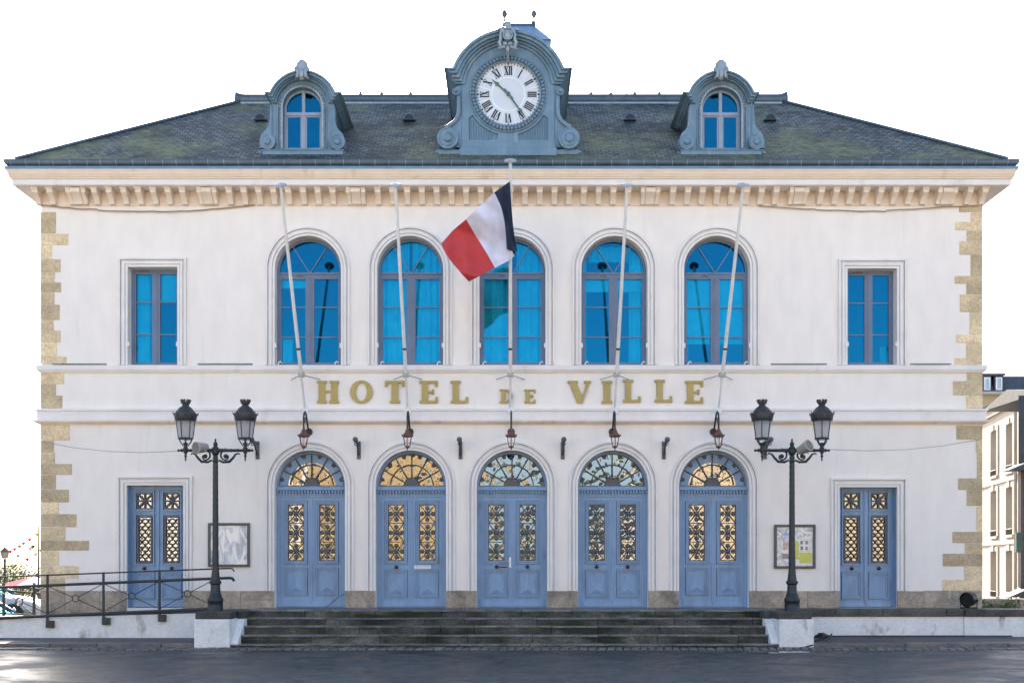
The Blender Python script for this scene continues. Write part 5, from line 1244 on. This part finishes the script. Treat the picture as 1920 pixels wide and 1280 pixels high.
def white_house():
    # long wall along local +x, facing local -y; local frame turned to run back along the side street
    p0 = Vector((fx(1911, 14), 14, ROAD)); p1 = Vector((fx(1838, 19.6), 19.6, ROAD)); d = (p1 - p0); L = d.length; ang = math.atan2(-d.y, -d.x)
    M = Matrix.Translation(p1) @ Matrix.Rotation(ang, 4, 'Z')                  # local x from p1 to p0
    h = empty('white_house', p1, 'sunlit white rendered house with tall windows in the side street', 'building'); h.rotation_euler = (0, 0, ang)
    def A(o): o.parent = h; return o
    T = 7.38 - ROAD; wz = [(.55, 2.35), (2.95, 4.75), (5.35, 7.15)]
    Lw = L + 4.6
    xs = [L - 4.35 + .0, L - 1.85] 
    xs = [L * .40, L * .795, -1.6, -3.9]
    hl = []
    for xx in xs:
        for a, b in wz: hl.append(rect(xx - .45, xx + .45, a + .75 - .0, b + .75 - .0) if False else rect(xx - .45, xx + .45, a, b))
    A(MB().prism(rect(-5.5, L, 0, T), 0, .35, hl).box(-5.5, L, .35, 7, 0, T).obj('wall', hw_wall))
    m = MB(); m.box(-5.5, L + .02, -.22, 0, T - .22, T); m.box(-5.5, L + .02, -.14, 0, T - .42, T - .22); m.box(-5.5, L + .02, -.06, 0, 5.0, 5.16); m.box(-5.5, L + .02, -.06, 0, 2.6, 2.76)
    A(m.obj('cornice', hw_wall))
    for xx in xs:
        for a, b in wz:
            fm = MB(); ring_rect(fm, xx - .45, xx + .45, a, b, .06, .2, .26); fm.box(xx - .03, xx + .03, .205, .25, a, b)
            for k in (1, 2): fm.box(xx - .42, xx + .42, .21, .245, a + (b - a) * k / 3 - .015, a + (b - a) * k / 3 + .015)
            w_ = A(fm.obj('window', white)); 
            q = MB().box(xx - .42, xx + .42, .24, .245, a + .04, b - .04).obj('pane', darkpane); q.parent = w_
            s_ = MB().box(xx - .6, xx + .6, -.10, .1, a - .1, a).obj('sill', hw_wall); s_.parent = w_
            t = MB(); t.prism(rect(xx - .62, xx + .62, a, b + .17), -.05, .001, [rect(xx - .451, xx + .451, a + .001, b)]); t.box(xx - .13, xx + .13, -.09, -.05, b, b + .22)
            t = t.obj('surround', hw_wall); t.parent = w_
            g = MB()
            for k in range(9): g.tube([(xx - .4 + .1 * k, -.06, a), (xx - .4 + .1 * k, -.06, a + .22)], .01, 4)
            g.tube([(xx - .42, -.06, a + .22), (xx + .42, -.06, a + .22)], .014, 5)
            g = g.obj('window_guard', iron); g.parent = w_
    A(MB().add([(-5.5, -.3, T), (L + .1, -.3, T), (L + .1, 7.2, T), (-5.5, 7.2, T), (-4, 1.5, T + .25), (L - 1, 1.5, T + .25), (L - 1, 6, T + .25), (-4, 6, T + .25)], [(0, 1, 5, 4), (1, 2, 6, 5), (2, 3, 7, 6), (3, 0, 4, 7), (4, 5, 6, 7)]).obj('roof', slate2))
    A(MB().tube([(L - .12, -.1, 0), (L - .12, -.1, T - .4)], .06, 8).obj('downpipe', hw_wall))
white_house()
def slate_house():
    Y = 32; x0 = fx(1790, Y); x1 = fx(1960, Y); h = empty('slate_house', (x0, Y, ROAD), 'dark slate fronted house with dormer windows behind the white house', 'building')
    Z = lambda py: fz(py, Y)
    A = lambda o: P(o, h)
    A(MB().box(x0, x1, Y, Y + 8, ROAD, Z(735)).obj('wall', pm('pale_stone_wall', (.45, .38, .27), rough=.8)))
    A(MB().prism([(Y - .4, Z(737)), (Y + .35, Z(703)), (Y + 4, Z(692)), (Y + 8, Z(735))], x0, x1, axis='x').obj('roof', slate2))
    for px in (1846, 1868):
        a, b = fx(px - 8, Y), fx(px + 8, Y)
        dd = A(MB().box(a, b, Y - .3, Y + 1.5, Z(734), Z(706)).box(a - .08, b + .08, Y - .4, Y + 1.5, Z(706), Z(702)).obj('dormer', slate2))
        q = MB().box(a + .12, b - .12, Y - .32, Y - .299, Z(732), Z(710)).obj('pane', darkpane); q.parent = dd
        q = ring_rect(MB(), a + .06, b - .06, Z(733), Z(709), .07, Y - .34, Y - .301).obj('window_frame', white); q.parent = dd
    A(MB().box(x0, x1, Y - .5, Y - .05, Z(741), Z(736)).obj('gutter', hw_wall))
slate_house()
def brick_house():
    Y = 9.0; xa = fx(1907, Y); h = empty('brick_house', (xa, Y, ROAD), 'shaded brick house with slate hung upper wall at the right edge', 'building'); Z = lambda py: fz(py, Y); A = lambda o: P(o, h)
    A(MB().prism([(xa + .1, Y), (xa + 8, Y), (xa + 8, Y + 3.2), (xa + 1.9, Y + 3.2)], ROAD, Z(876), axis='z').obj('wall', brickm))
    A(MB().prism([(xa, Y - .1), (xa + 8, Y - .1), (xa + 8, Y + 3.2), (xa + 1.85, Y + 3.2)], Z(876), Z(742), axis='z').obj('upper_wall', slate2))
    A(MB().prism([(Y - .5, Z(742)), (Y - .5, Z(738)), (Y + 1.6, Z(715)), (Y + 3.6, Z(742))], xa + .4, xa + 8, axis='x').obj('roof', slate2))
    A(MB().prism([(xa - .55, Z(884)), (xa + .1, Z(868)), (xa + 3, Z(862)), (xa + 3, Z(880))], Y - .6, Y + .1).obj('canopy', slate2))
    A(MB().prism([(xa - .55, Z(1118)), (xa + .1, Z(1102)), (xa + 3, Z(1092)), (xa + 3, Z(1112))], Y - .6, Y + .1).obj('canopy', slate2))
    A(MB().tube([(xa + .05, Y - .05, Z(1100)), (xa + .05, Y - .05, Z(880))], .05, 8).obj('downpipe', hw_wall))
    A(MB().box(xa - .08, xa + .1, Y - .12, Y - .02, Z(1035), Z(998)).obj('shutter', pm('green_shutter', (.06, .13, .10), rough=.5)))
brick_house()
# low rubble wall with weeds behind the terrace at the right
o = MB().box(fx(1845, 1.5), fx(1990, 1.5), 1.5, 1.9, ROAD, fz(1122, 1.5)).obj('garden_wall', plinthm, bevel=.03); tag(o, 'low rough stone wall behind the low white wall at the right corner', 'wall')
def leaf_clump(mb, c, r, n, size, mi=0, flat=1.0):
    for _ in range(n):
        while True:
            q = Vector((random.uniform(-1, 1), random.uniform(-1, 1), random.uniform(-1, 1)))
            if q.length < 1: break
        q = q.normalized() * (q.length ** .6); q.z *= flat; p = Vector(c) + q * r
        d = Vector((random.gauss(0, 1), random.gauss(0, 1), random.gauss(0, 1) + .4)).normalized(); e = d.orthogonal().normalized(); f = d.cross(e); s = size * random.uniform(.6, 1.3)
        mb.add([p - e * s, p + f * s * .5, p + e * s, p - f * s * .5], [(0, 1, 2, 3)], mi)
leafa = pm('leaf_green', (.06, .10, .03), (.10, .14, .04), rough=.6, scale=6); leafy = pm('leaf_yellow_green', (.20, .20, .04), (.12, .15, .03), rough=.6, scale=3)
mb = MB()
for i in range(14): leaf_clump(mb, (fx(random.uniform(1838, 1915), 1.3), 1.32 + random.uniform(-.1, .1), -.05 + random.uniform(-.1, .12)), .16, 46, .035)
o = mb.obj('weeds', leafa); o['kind'] = 'stuff'

# ------------------------------------------------------------------ left background: cars, lamp, bushes, tent, bunting
carglass = glass_mat('car_glass', (.10, .32, .36), (.1, .3, .33), .6)
tyrem = pm('tyre_rubber', (.02, .02, .02), rough=.8)
def make_car(paint, loc, rz, label):
    c = empty('parked_car', loc, label, 'car', None); c.rotation_euler = (0, 0, rz)
    S = [(-2.05, .35, .55, .62, .62), (-1.98, .22, .78, .80, .74), (-1.6, .2, .93, .86, .8), (-.9, .2, .96, .87, .82), (.3, .2, .93, .87, .82), (1.0, .2, .88, .86, .79), (1.6, .2, .78, .83, .72), (1.95, .22, .66, .74, .62), (2.05, .32, .52, .6, .5)]
    vs = []; fs = []
    for x, zl, zt, wl, wt in S:
        zm = (zl + zt) / 2
        vs += [(x, -wl * .9, zl), (x, -wl, zm), (x, -wt, zt - .04), (x, -wt * .85, zt), (x, wt * .85, zt), (x, wt, zt - .04), (x, wl, zm), (x, wl * .9, zl)]
    for i in range(len(S) - 1):
        for k in range(8): fs.append((i * 8 + k, i * 8 + (k + 1) % 8, (i + 1) * 8 + (k + 1) % 8, (i + 1) * 8 + k))
    fs += [tuple(range(8)), tuple((len(S) - 1) * 8 + k for k in range(8))]
    b = MB().add(vs, fs)
    C = [(-1.75, .90, .72), (-1.25, 1.38, .60), (-.6, 1.46, .60), (.1, 1.42, .59), (1.05, .86, .70)]
    # roof shell and pillars
    roofv = []
    for x, z, wd in C[1:4]: roofv += [(x, -wd, z - .03), (x, -wd * .8, z), (x, wd * .8, z), (x, wd, z - .03)]
    b.add(roofv, [(i * 4 + k, i * 4 + k + 1, (i + 1) * 4 + k + 1, (i + 1) * 4 + k) for i in range(2) for k in range(3)])
    for s in (-1, 1):
        for (a, q) in ((0, 1), (4, 3)): b.tube([(C[a][0], s * C[a][2], C[a][1]), (C[q][0], s * C[q][2], C[q][1] - .03)], .04, 6)
        b.tube([(-.5, s * .76, .92), (-.55, s * .6, 1.44)], .035, 6)
    o = b.obj('body', paint, c, smooth=40, bevel=0); sub = o.modifiers.new('sub', 'SUBSURF'); sub.levels = 1; sub.render_levels = 1
    g = MB(); gv = []
    for x, z, wd in C: gv += [(x, -wd + .01, z - .05), (x, wd - .01, z - .05)]
    g.add(gv, [(2 * i, 2 * i + 1, 2 * i + 3, 2 * i + 2) for i in range(4)])
    for s in (0, 1):
        bl = [(C[0][0], (-1 + 2 * s) * .74, .88), (C[4][0], (-1 + 2 * s) * .72, .84)]
        g.add([bl[0], gv[2 + s], gv[4 + s], gv[6 + s], bl[1]], [(0, 1, 2, 3, 4)])
    g.obj('windows', carglass, c)
    for x in (-1.28, 1.28):
        for s in (-1, 1):
            w_ = MB().lathe([(.2, -.1), (.30, -.1), (.32, -.06), (.32, .06), (.30, .1), (.2, .1)], (x, s * .76, .32), 20, axis='y').obj('wheel', tyrem, c, smooth=40)
            r_ = MB().lathe([(.2, -.09), (.2, .09)], (x, s * .76, .32), 14, axis='y').obj('rim', speakerm); r_.parent = w_
    for s in (-1, 1):
        MB().ball((1.93, s * .52, .58), .16, 10, 6, (.55, .9, .55)).obj('headlight', boardglass, c, smooth=60)
        MB().box(-2.07, -1.96, s * .62 - .08, s * .62 + .08, .62, .8).obj('tail_light', pm('tail_red', (.4, .02, .02), rough=.3) if 'tail_red' not in MATS else MATS['tail_red'], c)
        MB().ball((.75, s * .92, .95), .09, 8, 6, (.6, 1, .7)).obj('mirror', paint, c, smooth=60)
    return c
make_car(pm('white_car_paint', (.40, .45, .50), rough=.25), (-16.4, 7.4, ROAD), R(8), 'white parked car with bluish windows behind the foot of the ramp')
make_car(pm('blue_car_paint', (.22, .34, .52), rough=.25), (-14.9, 3.9, ROAD - .42), R(-6), 'pale blue parked car close behind the railing at the left edge')
def far_lamp():
    Y = 22; x = fx(9, Y); Z = lambda py: fz(py, Y); p = empty('lamp_post', (x, Y, ROAD), 'small lantern on a thin post beyond the parked cars', 'street lamp')
    P(MB().lathe([(.09, ROAD), (.06, ROAD + .3), (.05, Z(1055)), (.07, Z(1051)), (.05, Z(1049)), (.09, Z(1047))], (x, Y, 0), 8).obj('post', iron, smooth=50), p)
    P(MB().lathe([(.12, Z(1046.5)), (.19, Z(1034.5))], (x, Y, 0), 4, off=R(20)).obj('lantern_glass', pm('amber_lantern_glass', (.30, .25, .19), rough=.3)), p)
    P(MB().lathe([(.22, Z(1034.5)), (.2, Z(1033)), (.08, Z(1028)), (.05, Z(1027)), (.02, Z(1024))], (x, Y, 0), 4, off=R(20)).obj('lantern_roof', iron), p)
far_lamp()
for i, (px, Y, r, lab) in enumerate(((8, 30, 1.2, 'yellow green bush directly behind the small lamp post'), (40, 34, 1.15, 'yellow green bush in the middle between lamp post and wall'), (74, 31, .9, 'small yellow green bush nearest the corner of the town hall'))):
    x = fx(px, Y); b = empty('bush', (x, Y, ROAD), lab, 'bush', 'bushes beyond the parked cars'); mb = MB()
    for k in range(9): leaf_clump(mb, (x + random.uniform(-.8, .8) * r, Y + random.uniform(-.5, .5), ROAD + .35 + random.uniform(0, 1) * r), .55 * r, 130, .07)
    P(mb.obj('foliage', leafy), b); tr = MB()
    for k in range(4): tr.tube([(x + k * .06, Y, ROAD), (x + random.uniform(-.6, .6), Y, ROAD + 1.2 * r)], [.05, .02], 6)
    P(tr.obj('stems', pm('bark', (.08, .06, .04), rough=.9) if 'bark' not in MATS else MATS['bark']), b)
Yt = 16; xt = fx(58, Yt); tn = empty('tent', (xt, Yt, ROAD), 'red and white peaked tent beyond the cars', 'tent'); redc = pm('tent_red', (.55, .03, .08), rough=.8); whc = pm('tent_white', (.8, .78, .78), rough=.8)
q = 1.0; zt_ = fz(1080, Yt); zl_ = fz(1098, Yt)
cor = [(xt - q, Yt - q, zl_), (xt + q, Yt - q, zl_), (xt + q, Yt + q, zl_), (xt - q, Yt + q, zl_), (xt + .1, Yt, zt_)]
P(MB().add([cor[0], cor[1], cor[4]], [(0, 1, 2)], 1).add([cor[1], cor[2], cor[4]], [(0, 1, 2)], 1).add([cor[2], cor[3], cor[4]], [(0, 1, 2)]).add([cor[3], cor[0], cor[4]], [(0, 1, 2)]).add([cor[0], (xt - q * .2, Yt - q - .01, zl_), (cor[4][0], cor[4][1] - .01, cor[4][2])], [(0, 1, 2)], 0).obj('canopy', [redc, whc]), tn)
for cc in cor[:4]: P(MB().tube([cc, (cc[0], cc[1], ROAD)], .03, 6).obj('leg', iron), tn)
Ym = 9.0; xm = fx(72, Ym)
o = MB().tube([(xm, Ym, ROAD), (xm, Ym, fz(985, Ym))], [.04, .02], 8).obj('mast', iron, smooth=50); tag(o, 'thin dark mast holding the bunting beside the left corner of the building', 'mast')
pcs = [pm('pennant_' + n_, c_, rough=.8) for n_, c_ in (('yellow', (.75, .42, .03)), ('red', (.55, .05, .06)), ('pink', (.75, .35, .38)), ('green', (.22, .26, .14)), ('blue', (.2, .25, .4)))]
rows = [((76, 994), (-30, 1052), [(68, 0), (54, 1), (44, 4), (35, 3), (26, 1), (18, 1)], 'upper string of coloured bunting flags at the left edge'), ((77, 1012), (-30, 1066), [(62, 2), (60.5, 0), (55, 2), (33, 4)], 'middle string of coloured bunting flags at the left edge'),
        ((77, 1030), (-30, 1078), [(77, 2), (50, 1), (76, 4), (66, 2)], 'lowest string of coloured bunting flags at the left edge')]
for (a, b, fl_, lab) in rows:
    bt = empty('bunting', (xm, Ym, fz(a[1], Ym)), lab, 'bunting', 'strings of bunting')
    f = lambda px: a[1] + (b[1] - a[1]) * (a[0] - px) / (a[0] - b[0]) + 6 * math.sin(PI * (a[0] - px) / (a[0] - b[0]))
    P(MB().tube([(fx(px, Ym), Ym, fz(f(px), Ym)) for px in (a[0], 50, 30, 10, -10, b[0])], .004, 4).obj('cord', tan), bt)
    for px, ci in fl_:
        tt = random.uniform(-.04, .04); z = fz(f(px), Ym); x = fx(px, Ym)
        P(MB().prism([(x - .07, z), (x + .09, z + .02), (x + .03 + tt, z - .11)], Ym - .002, Ym + .002).obj('pennant', pcs[ci]), bt)

# ------------------------------------------------------------------ houses across the square, behind the camera: seen mirrored in the door glass
ochre = pm('ochre_stone', (.52, .36, .17), (.36, .24, .11), rough=.85, scale=.5); ochre2 = pm('light_ochre_render', (.66, .52, .34), (.55, .42, .26), rough=.85, scale=.5); pale = pm('pale_render', (.78, .71, .60), (.70, .62, .51), rough=.85, scale=.6)
def far_house(x0, x1, y, h, rise, m, label):
    p = empty('square_house', ((x0 + x1) / 2, y, ROAD), label, 'building', 'houses across the square'); n = max(2, int((x1 - x0) / 2.6)); hl = []; fr = []
    for f_ in range(int(h / 2.9)):
        for i in range(n):
            c = x0 + (x1 - x0) * (i + .5) / n; hl.append(rect(c - .5, c + .5, ROAD + (.9 if f_ or i % 2 else .1) + f_ * 2.9, ROAD + 2.4 + f_ * 2.9) if f_ or i % 3 else rect(c - .95, c + .95, ROAD + .1, ROAD + 2.5))
    P(MB().prism(rect(x0, x1, ROAD, ROAD + h), y - .3, y, hl).box(x0, x1, y - 8, y - .3, ROAD, ROAD + h).obj('wall', m), p)
    for r_ in hl:
        w_ = ring_rect(MB(), r_[0][0], r_[1][0], r_[0][1], r_[2][1], .08, y - .2, y - .14).box((r_[0][0] + r_[1][0]) / 2 - .04, (r_[0][0] + r_[1][0]) / 2 + .04, y - .19, y - .15, r_[0][1], r_[2][1]).obj('window', white); P(w_, p)
        g_ = MB().box(r_[0][0] + .05, r_[1][0] - .05, y - .18, y - .17, r_[0][1] + .05, r_[2][1] - .05).obj('pane', pm('dull_pane', (.03, .035, .04), rough=.6) if 'dull_pane' not in MATS else MATS['dull_pane']); g_.parent = w_
    P(MB().prism([(y + .4, ROAD + h), (y - 4, ROAD + h + rise), (y - 8.4, ROAD + h)], x0 - .2, x1 + .2, axis='x').obj('roof', slate2), p)
far_house(-30, -13.5, -40, 10.0, 3.0, pale, 'pale rendered house across the square, mirrored in the left doors')
far_house(-13, -2.6, -40.5, 10.6, 2.6, ochre, 'ochre stone house across the square, mirrored in the door with the letterbox')
far_house(2.0, 9.2, -42, 3.4, 2.8, pale, 'low pale house across the square, mirrored in the door right of the centre')
far_house(10, 30, -40, 10.2, 3.0, ochre2, 'wide ochre house across the square, mirrored in the right doors')

def square_tree(x, y, h, label):
    p = empty('square_tree', (x, y, ROAD), label, 'tree', 'trees across the square')
    t = MB().tube([(x, y, ROAD), (x + .1, y, ROAD + h * .3), (x - .05, y, ROAD + h * .6)], [.22, .16, .08], 8)
    for k in range(6):
        a = k * 1.05; t.tube([(x, y, ROAD + h * (.25 + .05 * k)), (x + 1.0 * math.cos(a), y + 1.0 * math.sin(a), ROAD + h * (.45 + .06 * k))], [.08, .03], 6)
    P(t.obj('trunk', MATS['bark']), p); mb = MB()
    for k in range(16): leaf_clump(mb, (x + random.gauss(0, .75), y + random.gauss(0, .7), ROAD + h * random.uniform(.35, .92)), .75, 70, .13)
    P(mb.obj('crown', leafa), p)
square_tree(.9, -38, 3.6, 'small dark green tree across the square, mirrored in the central door')
square_tree(4.6, -36, 4.2, 'taller dark green tree across the square, mirrored in the door right of the centre')
square_tree(-9.5, -37, 3.2, 'dark green tree across the square, mirrored in the left doors')
